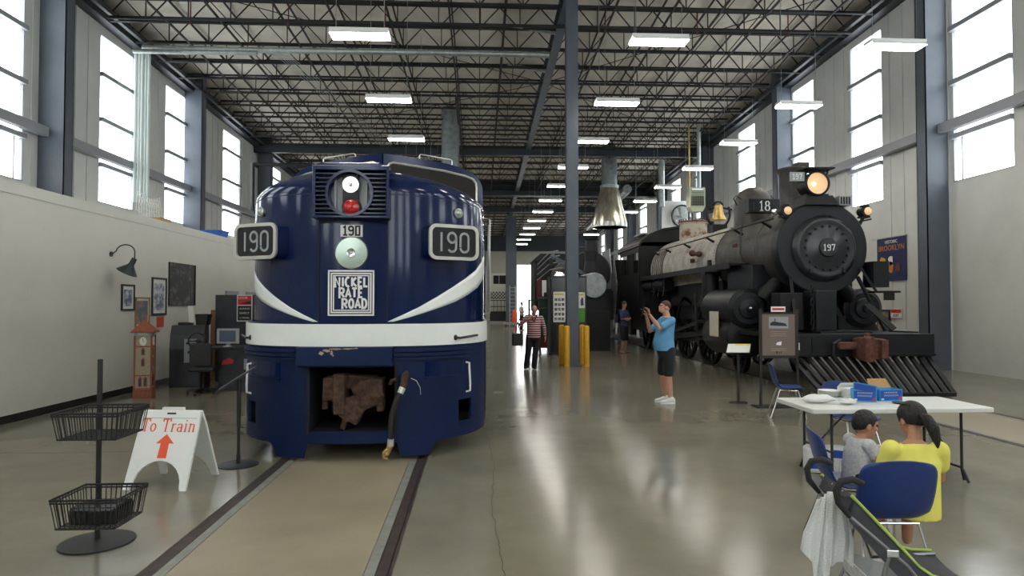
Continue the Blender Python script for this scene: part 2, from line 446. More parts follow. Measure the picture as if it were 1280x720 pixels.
# side walls with tall slot windows
WIN_L = [(-6.5, -4.4), (-.5, 1.6), (4.6, 6.7), (9.3, 11.4), (15.6, 17.7), (21.1, 23.2), (25.4, 27.4), (31.0, 33.2), (37.8, 39.9), (48.4, 50.4), (56.7, 58.7)]
WIN_R = [(-6.5, -4.4), (-.5, 1.6), (4.4, 6.5), (8.8, 10.8), (14.6, 16.6), (19.6, 21.35), (23.75, 25.45), (29.0, 30.95), (35.4, 37.2), (40.1, 42.0), (48.4, 50.5), (56.7, 58.7), (65.0, 66.8)]
ZS, ZT = 5.0, 10.55
MUL = (6.2, 7.65, 9.1)
def side_wall(name, X, sg, wins):
    t = .12
    g = G(); y = Y0
    for a, b in wins:
        zt = min(ZT, bot(b) - .25)
        g.box(X, X + sg * t, y, a, 0, 13); g.box(X, X + sg * t, a, b, 0, ZS); g.box(X, X + sg * t, a, b, zt, 13)
        y = b
    g.box(X, X + sg * t, y, Y1, 0, 13)
    # shallow raised panel ribs
    yy = Y0 + .3
    while yy < Y1:
        if not any(a - .1 < yy < b + .1 for a, b in wins): g.box(X, X - sg * .022, yy, yy + .05, 0, 11.8 if yy < 20 else top(yy) - .1)
        yy += .62
    struct(g.build(name, 'wall_panel'))
    for a, b in wins:
        zt = min(ZT, bot(b) - .25)
        g = G(); xi, xo = X + sg * .01, X + sg * .10
        for z in (ZS, ZT if zt == ZT else zt): g.box(xi, xo, a, b, z - .03, z + .03)
        for z in MUL: g.box(X - sg * .10, xo, a, b, z - .065, z + .065)
        for q in (a, b): g.box(xi, xo, q - .03, q + .03, ZS, zt)
        g.box(X + sg * .02, X + sg * .05, b - .32, b - .29, ZS, MUL[0])
        o = struct(g.build('window_%d' % (len([x for x in bpy.data.objects if x.name.startswith('window')]) + 1), 'frame_grey'))
        p = G(); p.box(X + sg * .06, X + sg * .065, a, b, ZS, zt); p.build('pane', 'window_glass', o)
side_wall('wall_left', XL, -1, WIN_L)
side_wall('wall_right', XR, 1, WIN_R)
# end walls
g = G(); yb_ = Y1
OPX0, OPX1, OPZ = 4.0, 9.3, 6.0          # open train door with daylight
g.box(XL, OPX0, yb_, yb_ + .3, 0, 13); g.box(OPX1, XR, yb_, yb_ + .3, 0, 13); g.box(OPX0, OPX1, yb_, yb_ + .3, OPZ, 13)
struct(g.build('wall_far', 'wall_cream'))
g = G(); g.box(XL, XR, yb_ - 1.2, yb_ - .9, 7.4, 9.05)
struct(g.build('trim_beam', 'steel_navy'))
g = G(); g.box(OPX0 - .3, OPX0, yb_ - .05, yb_, 0, OPZ + .3); g.box(OPX1, OPX1 + .3, yb_ - .05, yb_, 0, OPZ + .3); g.box(OPX0, OPX1, yb_ - .05, yb_, OPZ, OPZ + .3)
struct(g.build('door_1', 'wall_panel'))
# wall behind the viewer
g = G(); xx_ = XL
FILL_WIN = [(-11, -9.2), (-7.8, -6.0), (-4.9, -3.3), (3.4, 5.2), (6.4, 8.2), (9.6, 11.4)]  # unseen windows, added to light the surfaces facing the viewer
for a, b in FILL_WIN:
    g.box(xx_, a, Y0 - .3, Y0, 0, 13); g.box(a, b, Y0 - .3, Y0, 0, 3.2); g.box(a, b, Y0 - .3, Y0, 10.6, 13); xx_ = b
g.box(xx_, XR, Y0 - .3, Y0, 0, 13)
struct(g.build('wall_near', 'wall_panel'))
for k, (a, b) in enumerate(FILL_WIN):
    g = G()
    for z in (3.2, 4.7, 6.2, 7.65, 9.1, 10.6): g.box(a, b, Y0 - .2, Y0 - .08, z - .04, z + .04)
    o = struct(g.build('window_%d' % (40 + k), 'frame_grey')); G().box(a, b, Y0 - .15, Y0 - .145, 3.2, 10.6).build('pane', 'window_glass', o)
# apron outside the doors
g = G(); g.box(-60, 60, Y1 + .3, 110, -.3, -.02); g.box(-60, 60, -45, Y0 - .3, -.3, -.02)
mat('outside_ground', (.42, .41, .38), .9, var=.1, vscale=.5)
struct(g.build('ground_outside', 'outside_ground'))

# frames: wall columns, eave struts, wind girts, central line
CY = [0.2, 8.95, 17.7, 26.45, 35.2, 43.95, 52.7, 61.45]
def hcol(g, x, y, w, d, z1, ax):
    """H column; flanges along the ax direction"""
    if ax == 'x':
        g.box(x, x + w, y - d / 2, y - d / 2 + .03, 0, z1) ; g.box(x, x + w, y + d / 2 - .03, y + d / 2, 0, z1); g.box(x + w / 2 - .02, x + w / 2 + .02, y - d / 2, y + d / 2, 0, z1)
    else:
        g.box(x - w / 2, x + w / 2, y - d / 2, y - d / 2 + .03, 0, z1); g.box(x - w / 2, x + w / 2, y + d / 2 - .03, y + d / 2, 0, z1); g.box(x - .02, x + .02, y - d / 2, y + d / 2, 0, z1)
for y in CY:
    for sg, X, nm in ((1, XL, 'left'), (-1, XR, 'right')):
        y_ = y; y = y + (.75 if sg > 0 else -.75) if y > 10 else y
        g = G(); x0, x1 = (X, X + .70) if sg > 0 else (X - .62, X)
        z1 = top(y) - .02
        g.box(x0, x1, y - .2, y - .17, 0, z1); g.box(x0, x1, y + .17, y + .2, 0, z1)
        g.box(x1 - sg * .02 if sg > 0 else x0, x1 if sg > 0 else x0 + .02, y - .2, y + .2, 0, z1)
        struct(g.build('trim_column_' + nm, 'steel_blue')); y = y_
    g = G(); g.box(XL, XR, y - .12, y + .12, bot(y) - .35, bot(y) + .15) if y in (35.2, 52.7) else None
    if g.v: struct(g.build('trim_crossbeam', 'steel_navy'))
for sg, X in ((1, XL), (-1, XR)):
    g = G()
    for y0, y1 in ((Y0, Y1),):                    # eave strut and its sheet
        g.bar((X + sg * .18, y0, bot(y0) + .2), (X + sg * .18, y1, bot(y1) + .2), .36, .5)
        g.bar((X + sg * .62, y0, bot(y0) + .05), (X + sg * .62, y1, bot(y1) + .05), .12, .12)
    struct(g.build('trim_eave', 'steel_navy'))
    g = G(); g.box(X + sg * .12, X + sg * .30, Y0, Y1, 6.34, 6.60); g.box(X + sg * .05, X + sg * .12, Y0, Y1, 6.42, 6.52)
    struct(g.build('trim_girt', 'frame_grey'))
# centre girder over the posts
g = G(); GX = 2.62
g.bar((GX, Y0, bot(Y0) - .05), (GX, Y1, bot(Y1) - .05), .30, .04); g.bar((GX, Y0, bot(Y0) + .5), (GX, Y1, bot(Y1) + .5), .30, .04); g.bar((GX, Y0, bot(Y0) + .22), (GX, Y1, bot(Y1) + .22), .04, .52)
struct(g.build('trim_girder', 'steel_blue'))
g = G(); hcol(g, GX, 18.4, .33, .33, bot(18.4), 'y'); g.box(GX - .24, GX + .24, 18.16, 18.64, 0, .03); g.box(GX - .17, GX + .17, 18.22, 18.225, 0, bot(18.4))
struct(g.build('trim_post', 'steel_blue'))
g = G(); g.box(2.25, 3.15, 56.0, 56.6, 0, 9.4); struct(g.build('trim_post', 'steel_blue'))
# draft curtain across the roof
g = G(); g.box(XL, XR, 46.0, 46.12, 9.55, 11.0); struct(g.build('trim_curtain', 'steel_navy'))
g = G(); g.box(XL, XR, 45.7, 46.3, 9.45, 9.57); struct(g.build('trim_crossbeam', 'steel_navy'))

# open web joists
def joist_mesh():
    g = G(); h = .72
    xa, xb = XL + .15, XR - .15
    for z in (0, h):
        g.box(xa, xb, -.05, -.012, z - .02, z + .05); g.box(xa, xb, .012, .05, z - .02, z + .05)
    for a, b in ((xa, GX), (GX, xb)):
        n = max(1, round((b - a) / 1.3)); p = (b - a) / n
        for i in range(n):
            x = a + i * p
            g.bar((x, 0, 0), (x + p / 2, 0, h), .032); g.bar((x + p / 2, 0, h), (x + p, 0, 0), .032); g.bar((x, 0, 0), (x, 0, h), .03)
    return g
jy = 16.25; k = 0; proto = None
while jy < Y1 - 1.5:
    if proto is None:
        proto = joist_mesh().build('roof_joist', 'steel_dark'); o = proto
    else:
        o = proto.copy(); C.objects.link(o)
    o.location = (0, jy, bot(jy)); tag(o, kind='structure'); k += 1; jy += 1.56
# bridging rods running the length of the roof
for X in (-9.9, -8.2, -6.2, -4.6, -2.85, -.95, .78, 4.1, 5.9, 7.4, 8.9, 10.9):
    g = G(); g.bar((X, 15, bot(15) - .02), (X, Y1, bot(Y1) - .02), .055); g.bar((X + .02, 15, bot(15) + .66), (X + .02, Y1, bot(Y1) + .66), .05)
    struct(g.build('trim_bridging', 'steel_dark'))
# sprinkler mains and branch pipe
def pipe(name, pts, r, m, n=10): return struct(G().tube(pts, r, n).build(name, m, smooth=True))
pipe('trim_sprinkler_pipe', [(XL + .6, 20.4, 10.62), (XR - .5, 20.4, 10.62)], .055, 'steel_dark')
for X in (-9, -6, -3, 0, 4, 7, 10):
    g = G().cyl((X, 20.4, 10.6), (X, 20.4, 11.2), .02); g.cyl((X, 20.4, 10.46), (X, 20.4, 10.6), .035); struct(g.build('trim_hanger', 'maroon'))
pipe('trim_pipe', [(-1, 27, 10.5), (-1, 27, 10.3), (-1, 60, 9.4)], .05, 'steel_dark')
# slanting wind braces under the deck
for (xa, ya_, xb, yb2) in ((-11.5, 17.8, 2.4, 26.3), (2.8, 26.3, 12, 17.8), (-11.5, 35.2, 2.4, 26.6), (2.8, 26.6, 12, 35)):
    g = G().bar((xa, ya_, bot(ya_) + .35), (xb, yb2, bot(yb2) + .35), .022); struct(g.build('trim_brace', 'steel_dark'))
# short pale kneebraces at the girder
for y in (20.9, 24.1, 33.4):
    g = G().bar((GX - 1.6, y, bot(y) + .1), (GX - .15, y + .1, bot(y) - .05), .09, .12); struct(g.build('trim_knee', 'galv'))

# ceiling lights in three rows
def light_proto():
    r = thing('ceiling_light', 'x', 'ceiling light')
    g = G(); L = .61
    g.box(-L, L, -.16, .16, .03, .10); g.add([(-L, -.16, .03), (L, -.16, .03), (L, -.20, -.03), (-L, -.20, -.03)], [(0, 1, 2, 3)]); g.add([(-L, .16, .03), (L, .16, .03), (L, .20, -.03), (-L, .20, -.03)], [(0, 1, 2, 3)])
    g.build('reflector', 'lamp_white', r)
    for k in range(4):
        y = -.12 + k * .08
        G().cyl((-L + .02, y, -.005), (L - .02, y, -.005), .026, n=8).build('lamp_tube', 'tube', r)
    G().box(-L + .01, L - .01, -.19, .19, -.034, -.030).build('diffuser', 'tube', r)
    return r
LP = None; ORD = ['nearest', 'second nearest', 'third nearest', 'fourth nearest', 'fifth nearest', 'sixth nearest', 'seventh nearest', 'eighth nearest', 'ninth nearest', 'tenth nearest', 'eleventh nearest', 'farthest']
ROWS = [(-2.52, 13.6, 'left row above the blue diesel', 10, 3), (3.83, 13.6, 'middle row beside the tall grey post', 12, 11), (9.05, 13.6, 'right row over the steam locomotive', 10, 10)]
zl = HC + 5.64
for X, y0, rn, n, nv in ROWS:
    for i in range(n):
        y = y0 + 4.28 * i
        if rn.startswith('right') and i == 4: pass
        if LP is None: LP = o = light_proto()
        else: o = copy_tree(LP)
        o.location = (X, y, zl)
        o['label'] = 'glowing white fluorescent fixture, %s of the %s' % (ORD[i], rn)
        o['group'] = 'ceiling lights of the ' + rn.split(' row')[0] + ' row'
        g = G(); g.cyl((-.5, 0, .1), (-.5, 0, bot(y) - zl), .006, n=5); g.cyl((.5, 0, .1), (.5, 0, bot(y) - zl), .006, n=5)
        g.build('suspension_wire', 'galv', o)
# the row continues over the viewer
for X in (-2.52, 3.83, 9.05):
    for y in (9.2, 4.8, .4):
        o = copy_tree(LP); o.location = (X, y, zl)
        o['label'] = 'glowing white fluorescent fixture overhead near the entrance'; o['group'] = 'ceiling lights near the entrance'
        for c in o.children:
            if c.name.startswith('suspension'): bpy.data.objects.remove(c)
# pale duct under the near joists and its drop on the left wall
pipe('trim_duct', [(-11.4, 22.3, 10.42), (-7.5, 22.3, 10.42), (-2, 22.3, 10.44), (2.4, 22.3, 10.44)], .10, 'galv', 14)
pipe('trim_duct', [(-11.5, 21.9, 10.15), (-7.5, 22.0, 10.20)], .08, 'galv', 14)
g = G()
for k in range(5): g.cyl((-11.72 + .11 * k, 22.5 + .03 * (k % 2), 5.2), (-11.72 + .11 * k, 22.5 + .03 * (k % 2), 10.4), .05, n=8)
struct(g.build('trim_conduit', 'film_green'))
g = G()
for k in range(6): g.tube([(-7.4 + .09 * k, 22.3, 10.35), (-7.2 + .09 * k, 23.2, 10.55), (-6.9 + .12 * k, 25, 10.5), (-4.5 + .1 * k, 40, 10.1)], .010, 5)
struct(g.build('trim_cables', 'galv'))
# drain pipe with offset on the left wall behind the diesel
pipe('trim_drainpipe', [(-11.4, 33.6, 9.4 - .6), (-11.4, 33.0, 8.8), (-11.4, 33.0, 6.5), (-11.0, 33.0, 6.0), (-11.0, 33.0, 5.3), (-11.35, 33.0, 4.8), (-11.35, 33.0, 0.1)], .09, 'steel_dark')
pipe('trim_drainpipe', [(-11.4, 33.05, 8.8), (-9.8, 33.4, 8.85), (-8.6, 33.5, 8.9)], .09, 'steel_dark')
# round extraction ducts and hoods
def hood(name, X, Y, zb, label):
    t = thing(name, label, 'exhaust hood', (X, Y, 0))
    G().lathe([(1.02, zb), (1.02, zb + .22), (.50, zb + 2.35), (.46, zb + 2.35), (.98, zb + .2), (.98, zb)], n=40).build('cone', 'hood_steel', t, smooth=True)
    g = G()
    z = zb + 2.3
    g.lathe([(.45, z), (.45, bot(Y) + .7)], n=32)
    for k in range(8): g.lathe([(.462, z + .35 * k), (.462, z + .35 * k + .03)], n=32)
    g.build('duct', 'galv_dark', t, smooth=True)
    G().lathe([(.54, zb + 2.28), (.54, zb + 2.44)], n=32).build('collar', 'galv', t, smooth=True)
    for k in range(24):
        pass
    pts = []
    for k in range(120): a = 2 * PI * k / 120; r = 1.03 if k % 4 < 2 else 1.012; pts.append((r * math.cos(a), r * math.sin(a)))
    g = G().loft([[(x, y, z) for x, y in pts] for z in (zb, zb + .25)], caps=False); g.build('skirt', 'galv', t, solid=.01)
    return t
hood('exhaust_hood', 7.5, 37.2, 6.2, 'shiny conical metal exhaust hood hanging from the roof behind the tall post')
t = thing('exhaust_duct', 'dark round vertical duct hanging behind the cab of the blue diesel', 'duct', (-1.4, 30.5, 0))
G().lathe([(.42, 6.4), (.42, bot(30.5) + .6)], n=28).build('duct', 'galv_dark', t, smooth=True)
G().lathe([(.9, 5.9), (.44, 7.2), (.40, 7.2), (.86, 5.9)], n=28).build('cone', 'galv_dark', t, smooth=True)
# big silver ducts running along the roof on the right
pipe('trim_duct', [(9.9, 43, 9.5), (10.0, 50, 9.3), (10.1, 60, 8.9)], .30, 'galv_dark', 16)
# unit heater with louvres and flue
def heater():
    t = thing('unit_heater', 'pale green unit heater with louvred grille hanging above the steam locomotive', 'heater', (10.7, 31.6, 6.3))
    g = G(); g.box(-.38, .38, -.3, .3, .25, 1.2); g.ext([(-.38, .25), (.38, .25), (.26, .02), (-.26, .02)], 'xz', -.28, .28); g.build('casing', 'heater_green', t)
    g = G()
    for k in range(9): g.box(-.31, .31, -.33, -.30, .34 + k * .085, .36 + k * .085)
    for k in range(11): g.box(-.31 + k * .061, -.298 + k * .061, -.325, -.30, .30, .78)
    g.build('grille', 'ink_black', t)
    G().box(-.28, .28, -.315, -.30, 1.06, 1.15).build('label_plate', 'white', t)
    G().cyl((.18, 0, 1.2), (.18, 0, bot(31.6) - 5.8), .10).build('flue', 'galv', t, smooth=True)
    G().cyl((-.32, 0, 1.2), (-.32, 0, bot(31.6) - 5.8), .045).build('gas_pipe', 'brass', t, smooth=True)
heater()
t = thing('wall_fan', 'round propeller fan in a square panel high on the right wall', 'fan', (11.3, 37.0, 6.5))
G().box(-.75, .75, 0, .12, -.5, 1.25).build('panel', 'wall_panel', t)
g = G(); g.tube([(.4 + .62 * math.cos(a), -.12, .35 + .62 * math.sin(a)) for a in [2 * PI * k / 28 for k in range(28)]], .05, 6, closed=True); g.build('shroud_ring', 'steel_dark', t, smooth=True)
for k in range(5):
    a = 2 * PI * k / 5; g = G(Matrix.Translation((.4, -.1, .35)) @ Matrix.Rotation(a, 4, 'Y') @ Matrix.Rotation(R(0), 4, 'Z'))
    g.ext([(-.05, .08), (.12, .12), (.22, .50), (-.12, .52)], 'xz', -.01, .01); g.build('blade', 'galv', t)
G().lathe([(.1, -.16), (.1, -.05)], (.4, 0, .35), 'Y', 16).build('hub', 'galv', t)
pipe('trim_pipe', [(10.3, 36.2, 7.3), (10.3, 36.2, 9.9)], .17, 'galv', 16)

# partition with offices behind, on the left
PX = -6.95; PZ = 3.56
g = G(); g.box(PX - .15, PX, Y0 + .1, 27.0, 0, PZ); g.box(XL + .05, PX - .15, 26.85, 27.0, 0, PZ); g.box(PX - .16, PX + .012, Y0 + .1, 27.0, PZ - .16, PZ + .02)
g.box(XL + .05, PX - .15, Y0 + .1, 26.85, PZ - .2, PZ - .02)
struct(g.build('wall_partition', 'partition'))
g = G().box(PX, PX + .015, Y0 + .1, 27, 0, .12); struct(g.build('baseboard_left', 'black'))
def louvre(y0, y1, n):
    g = G(); g.box(PX, PX + .04, y0, y1, 0, 2.12); g.box(PX + .04, PX + .05, y0 + .1, y1 - .1, .05, 2.0)
    o = struct(g.build('door_%d' % n, 'plate_grey'))
    G().cyl((PX + .05, y1 - .2, 1.0), (PX + .11, y1 - .2, 1.0), .03).build('door_handle', 'chrome', o)
louvre(18.05, 18.95, 2); louvre(19.6, 20.5, 3)
# ================================================================== blue diesel locomotive
D = thing('diesel_locomotive', 'blue streamlined diesel locomotive number 190 with white stripes on the left track', 'locomotive', (-1.43, 7.36, 0), R(.57))
def plan(t, w=1.5, L=1.8, n=2.4, off=0.0, y0=0.0):
    """nose outline, t in -1..1 across the front"""
    a = t * PI / 2; s_, c_ = math.sin(a), math.cos(a)
    x = w * math.copysign(abs(s_) ** (2 / n), s_) if s_ else 0.0
    y = L - L * abs(c_) ** (2 / n)
    if off:
        e = 1e-3; t1, t2 = max(-1, t - e), min(1, t + e)
        (xa, ya), (xb, yb) = plan(t1, w, L, n), plan(t2, w, L, n)
        d = Vector((xb - xa, yb - ya)).normalized(); x += d.y * off; y -= d.x * off
    return (x, y + y0)
def t_of_x(x, w=1.5, n=2.4):
    s_ = min(1, (abs(x) / w)) ** (n / 2); return math.copysign(math.asin(s_) / (PI / 2), x)
TS = [math.copysign(abs(k / 36) ** .9, k) for k in range(-36, 37)]
LN = 1.8
def nose_ring(inset, z0, crown=0.0):
    ring = []
    w = 1.5 - inset
    y_end = 3.0
    pts = [(-w, y_end)] + [plan(t, w, LN, 2.4 if inset < .5 else 2.2) for t in TS] + [(w, y_end)]
    out = []
    for x, y in pts:
        yy = y + (inset * .55 if y < LN else 0) * (1 - min(1, y / LN)) 
        out.append((x, yy, z0 + crown * (1 - (x / 1.5) ** 2)))
    return out
prof = [(0, 1.50), (0, 2.0), (0, 2.5), (0, 3.02)]
for k in range(1, 9):
    a = PI / 2 * k / 8; prof.append((.32 * (1 - math.cos(a)), 3.02 + .17 * math.sin(a)))
rings = [nose_ring(i, z, 0) for i, z in prof[:4]] + [nose_ring(i, z, .11 * (k + 1) / 8) for k, (i, z) in enumerate(prof[4:])]
for i in (.5, .7, .9, 1.2, 1.42, 1.499): rings.append(nose_ring(i, 3.19 + .01 * (i - .32), .11))
g = G(); g.loft(rings, caps=False, closed=False)
nose = g.build('nose', 'navy', D, smooth=True, angle=60)
# slightly wider lower band: white stripe zone, follows the body along the side
def wrap(z0, z1, off, w=1.53, L=1.55, n=2.5, y_end=19.0, t0=-1, t1=1, g=None, inner=None, steps=60, y0=-.03):
    g = g or G(); ts = [t0 + (t1 - t0) * k / steps for k in range(steps + 1)]
    pts = [plan(t, w, L, n, off, y0) for t in ts]
    if t0 <= -1: pts = [(-w - off, y_end)] + pts
    if t1 >= 1: pts = pts + [(w + off, y_end)]
    inn = [plan(t, w, L, n, off - .03, y0) for t in ts]
    if t0 <= -1: inn = [(-w - off + .03, y_end)] + inn
    if t1 >= 1: inn = inn + [(w + off - .03, y_end)]
    R4 = []
    for (x, y), (xi, yi) in zip(pts, inn): R4.append([(xi, yi, z0), (x, y, z0), (x, y, z1), (xi, yi, z1)])
    g.loft(R4, caps=True, closed=True); return g
wrap(1.285, 1.535, .008).build('white_band', 'band_white', D, smooth=True, angle=30)
wrap(3.004, 3.012, .003, 1.5, 1.8, 2.4, 3.0, y0=0, t1=t_of_x(-.42)).build('hood_seam', 'navy_flat', D); wrap(3.004, 3.012, .003, 1.5, 1.8, 2.4, 3.0, y0=0, t0=t_of_x(.42)).build('hood_seam', 'navy_flat', D)
wrap(1.535, 1.56, -.02).build('band_moulding', 'navy', D, smooth=True, angle=30)
# body behind the nose: side walls and roof
RP = [(1.5, .95), (1.5, 2.0), (1.5, 3.2), (1.5, 3.45), (1.485, 3.60), (1.44, 3.71), (1.32, 3.82), (1.18, 3.88), (.95, 3.93), (.6, 3.97), (.3, 3.995), (0, 4.01)]
RP = RP + [(-x, z) for x, z in RP[-2::-1]]
def cab_y(x): return 2.36 + .50 * abs(x) / 1.5
g = G()
g.loft([[(x, cab_y(x) if z > 3.19 else 1.8, z) for x, z in RP], [(x, 4.2, z) for x, z in RP], [(x, 19, z) for x, z in RP]], caps=False, closed=False)
g.build('body', 'navy', D, smooth=True, angle=50)
g = G(); g.ext([(x, z) for x, z in RP], 'xz', 18.98, 19.0); g.build('end_wall', 'navy_flat', D)
# windscreen wall, folded along the centre line
for s_ in (-1, 1):
    g = G(); pts = [(x, z) for x, z in RP if x * s_ >= 0 and z > 3.19]
    pts.sort(key=lambda p: abs(p[0])); base = [(1.5 * s_, 3.1), (0, 3.1)]
    poly = pts + base
    g.add([(x, cab_y(x) + .01, z) for x, z in poly] , [tuple(range(len(poly)))])
    g.build('windscreen_wall', 'navy', D, solid=.03)
    # window: glass and frame
    o = [(.075, 3.30), (.075, 3.82), (.10, 3.86), (.15, 3.88), (.9, 3.815), (1.22, 3.76), (1.34, 3.72), (1.39, 3.66), (1.40, 3.58), (1.40, 3.30), (1.36, 3.24), (.12, 3.24)]
    P3 = [(s_ * x, cab_y(x) - .012, z) for x, z in o]
    wn = G().add(P3, [tuple(range(len(P3)))]).build('windscreen', 'glass_dark', D, solid=.01)
    G().tube([(x, y - .01, z) for x, y, z in P3], .019, 6, closed=True).build('window_frame', 'trim_silver', wn, smooth=True)
    g = G().tube([(s_ * .50, 2.9, 3.95), (s_ * .50, 2.9, 4.11), (s_ * .53, 2.9, 4.125), (s_ * .98, 2.95, 4.06), (s_ * 1.01, 2.95, 4.045), (s_ * 1.01, 2.95, 3.89)], .012, 6)
    g.build('roof_grab_iron', 'trim_silver', D, smooth=True)
# centre door panel outline and headlight grille
FR = lambda x: plan(t_of_x(x))[1]
g = G()
for x in (-.38, .38): g.box(x - .006, x + .006, FR(x) - .006, FR(x) + .02, 1.56, 2.70)
g.box(-.38, .38, -.008, .02, 2.675, 2.682)
g.build('door_seam', 'dark_hole', D)
# grille housing
g = G(); fy = -.05
z0, z1 = 2.73, 3.26
g.box(-.42, .42, fy, .75, z1 - .02, z1 + .035); g.box(-.42, .42, fy, .35, z0 - .02, z0 + .012)
g.box(-.42, -.385, fy, .75, z0, z1); g.box(.385, .42, fy, .75, z0, z1)
g.ext([(-.42, z1 + .035), (.42, z1 + .035), (.30, z1 + .075), (-.30, z1 + .075)], 'xz', fy + .05, .85)
hs = g.build('headlight_housing', 'navy', D, bevel=.008); hs.location = (0, -.10, 0)
G().box(-.39, .39, .10, .12, z0, z1).build('grille_back', 'dark_hole', hs)
hx, hz, hr = -.012, 2.985, .262
for k in range(11):
    z = z0 + .035 + k * .0485; dz = abs(z - hz)
    cut = math.sqrt(max(0, (hr - .01) ** 2 - dz ** 2)) if dz < hr else 0
    for a, b in ((-.385, hx - cut), (hx + cut, .385)) if cut else ((-.385, .385),):
        G().box(a, b, fy + .005, fy + .05, z - .008, z + .008).build('grille_bar', 'navy', hs)
G().lathe([(hr, fy - .02), (hr, .09), (hr - .04, .09), (hr - .03, fy - .02), (hr, fy - .02)], (hx, 0, hz), 'Y', 44).build('headlight_rim', 'navy', hs, smooth=True)
bk = G().lathe([(.002, .09), (hr - .02, .09), (hr - .02, .06), (.002, .06)], (hx, 0, hz), 'Y', 40).build('lamp_bowl', 'plate_grey', hs, smooth=True)
G().box(hx - .085, hx + .085, .0, .06, hz - .21, hz + .22).build('lamp_bracket', 'steel_dark', hs)
for x in (-.17, .17):
    g = G().box(hx + x - .012, hx + x + .012, .02, .06, hz - .16, hz + .17); g.build('bracket_rail', 'plate_grey', hs)
u = G().lathe([(.095, -.01), (.10, .02), (.10, .0), (.09, -.02)], (hx + .005, 0, hz + .10), 'Y', 28).build('sealed_beam_ring', 'chrome', hs, smooth=True)
G().lathe([(.001, .045), (.05, .03), (.09, -.012), (.001, -.018)], (hx + .005, 0, hz + .10), 'Y', 28).build('clear_lens', 'beam_glass', hs, smooth=True)
G().lathe([(.022, -.03), (.001, -.035)], (hx + .005, 0, hz + .10), 'Y', 14).build('bulb', 'chrome', hs, smooth=True)
G().lathe([(.105, .0), (.11, .03), (.10, -.01)], (hx + .01, 0, hz - .15), 'Y', 28).build('red_lens_ring', 'steel_dark', hs, smooth=True)
G().lathe([(.001, -.04), (.06, -.03), (.10, .0), (.001, .01)], (hx + .01, 0, hz - .15), 'Y', 28).build('red_lens', 'lens_red', hs, smooth=True)
# number plate 190 above the lower lamp
pl = G().box(-.135, .110, -.022, -.008, 2.515, 2.65).build('number_plate', 'white', D)
tag(pl, label='small white plate reading 190')
strokes(['1f', '9', '0s'], .098, .018, gap=.16, sx=1.15).build('numerals', 'ink_black', pl).location = (-.0125, -.023, 2.534)
# lower oscillating lamp
lm = G().lathe([(.168, -.02), (.178, -.03), (.185, .03), (.16, .03)], (-.012, 0, 2.335), 'Y', 40).build('lower_headlight', 'trim_silver', D, smooth=True)
G().lathe([(.001, .02), (.05, .012), (.11, -.006), (.168, -.022), (.172, -.026), (.001, -.034)], (-.012, 0, 2.335), 'Y', 40).build('reflector', 'reflector', lm, smooth=True)
G().lathe([(.05, -.034), (.048, -.046), (.03, -.04)], (-.012, 0, 2.335), 'Y', 24).build('reflector_ring', 'chrome', lm, smooth=True)
G().ball((-.012, -.04, 2.335), .016).build('bulb', 'chrome', lm, smooth=True)
# herald
hc = -.012
hr_ = G().box(hc - .256, hc + .256, -.022, -.006, 1.628, 2.14).build('herald', 'navy_flat', D)
tag(hr_, label='square railway herald with white border lines')
g = G()
for e, wd in ((.256, .018), (.226, .016), (.20, .012)):
    for a, b, c, d in ((-e, e, e - wd, e), (-e, e, -e, -e + wd), (-e, -e + wd, -e, e), (e - wd, e, -e, e)):
        g.box(hc + a, hc + b, -.027, -.020, 1.884 + c, 1.884 + d)
g.build('border', 'white', hr_)
for chars, h, x, z, hN in ((['N', 'I', 'C', 'K', 'E', 'L'], .10, 0, 1.957, 1.5), (['R', 'A', 'T', 'E'], .10, -.005, 1.836, 1), (['R', 'O', 'A', 'D'], .10, .035, 1.715, 1)):
    g = strokes(chars, h, .023, gap=.14, sx=1.06)
    g.build('lettering', 'white', hr_).location = (hc + x, -.0225, z)
# sweeping white stripes (upper edge / lower edge as x, z pairs on the nose)
def surf(x, z, off=.007, side=1):
    if x <= 1.499:
        t = t_of_x(x); px_, py_ = plan(t, off=off) ; return (side * px_, py_, z)
    return (side * (1.5 + off), LN + (x - 1.5), z)
up = [(.33, 1.535), (.56, 1.64), (.72, 1.72), (.92, 1.84), (1.1, 1.96), (1.26, 2.08), (1.38, 2.19), (1.46, 2.32), (1.5, 2.46), (2.0, 2.80), (3.0, 2.95), (6, 3.0)]
lo = [(.36, 1.535), (.60, 1.60), (.78, 1.655), (.98, 1.725), (1.14, 1.79), (1.29, 1.88), (1.40, 1.97), (1.47, 2.08), (1.5, 2.18), (2.0, 2.45), (3.0, 2.62), (6, 2.7)]
def interp(tab, x):
    for (a, b), (c, d) in zip(tab, tab[1:]):
        if x <= c: return b + (d - b) * (x - a) / (c - a)
    return tab[-1][1]
for sd in (-1, 1):
    g = G(); xs = [.34 + k * .02 for k in range(58)] + [1.5 - .0005] + [1.5 + .1 * k for k in range(1, 45)]
    rows = []
    for x in xs:
        zu, zl_ = interp(up, x), interp(lo, x); zl_ = min(zl_, zu - .002)
        # leave room for the band
        rows.append([surf(x, zl_ + (zu - zl_) * k / 4, .007, sd) for k in range(5)])
    g.loft(rows, caps=False, closed=False)
    g.build('sweep_stripe', 'band_white', D, smooth=True, solid=.004)
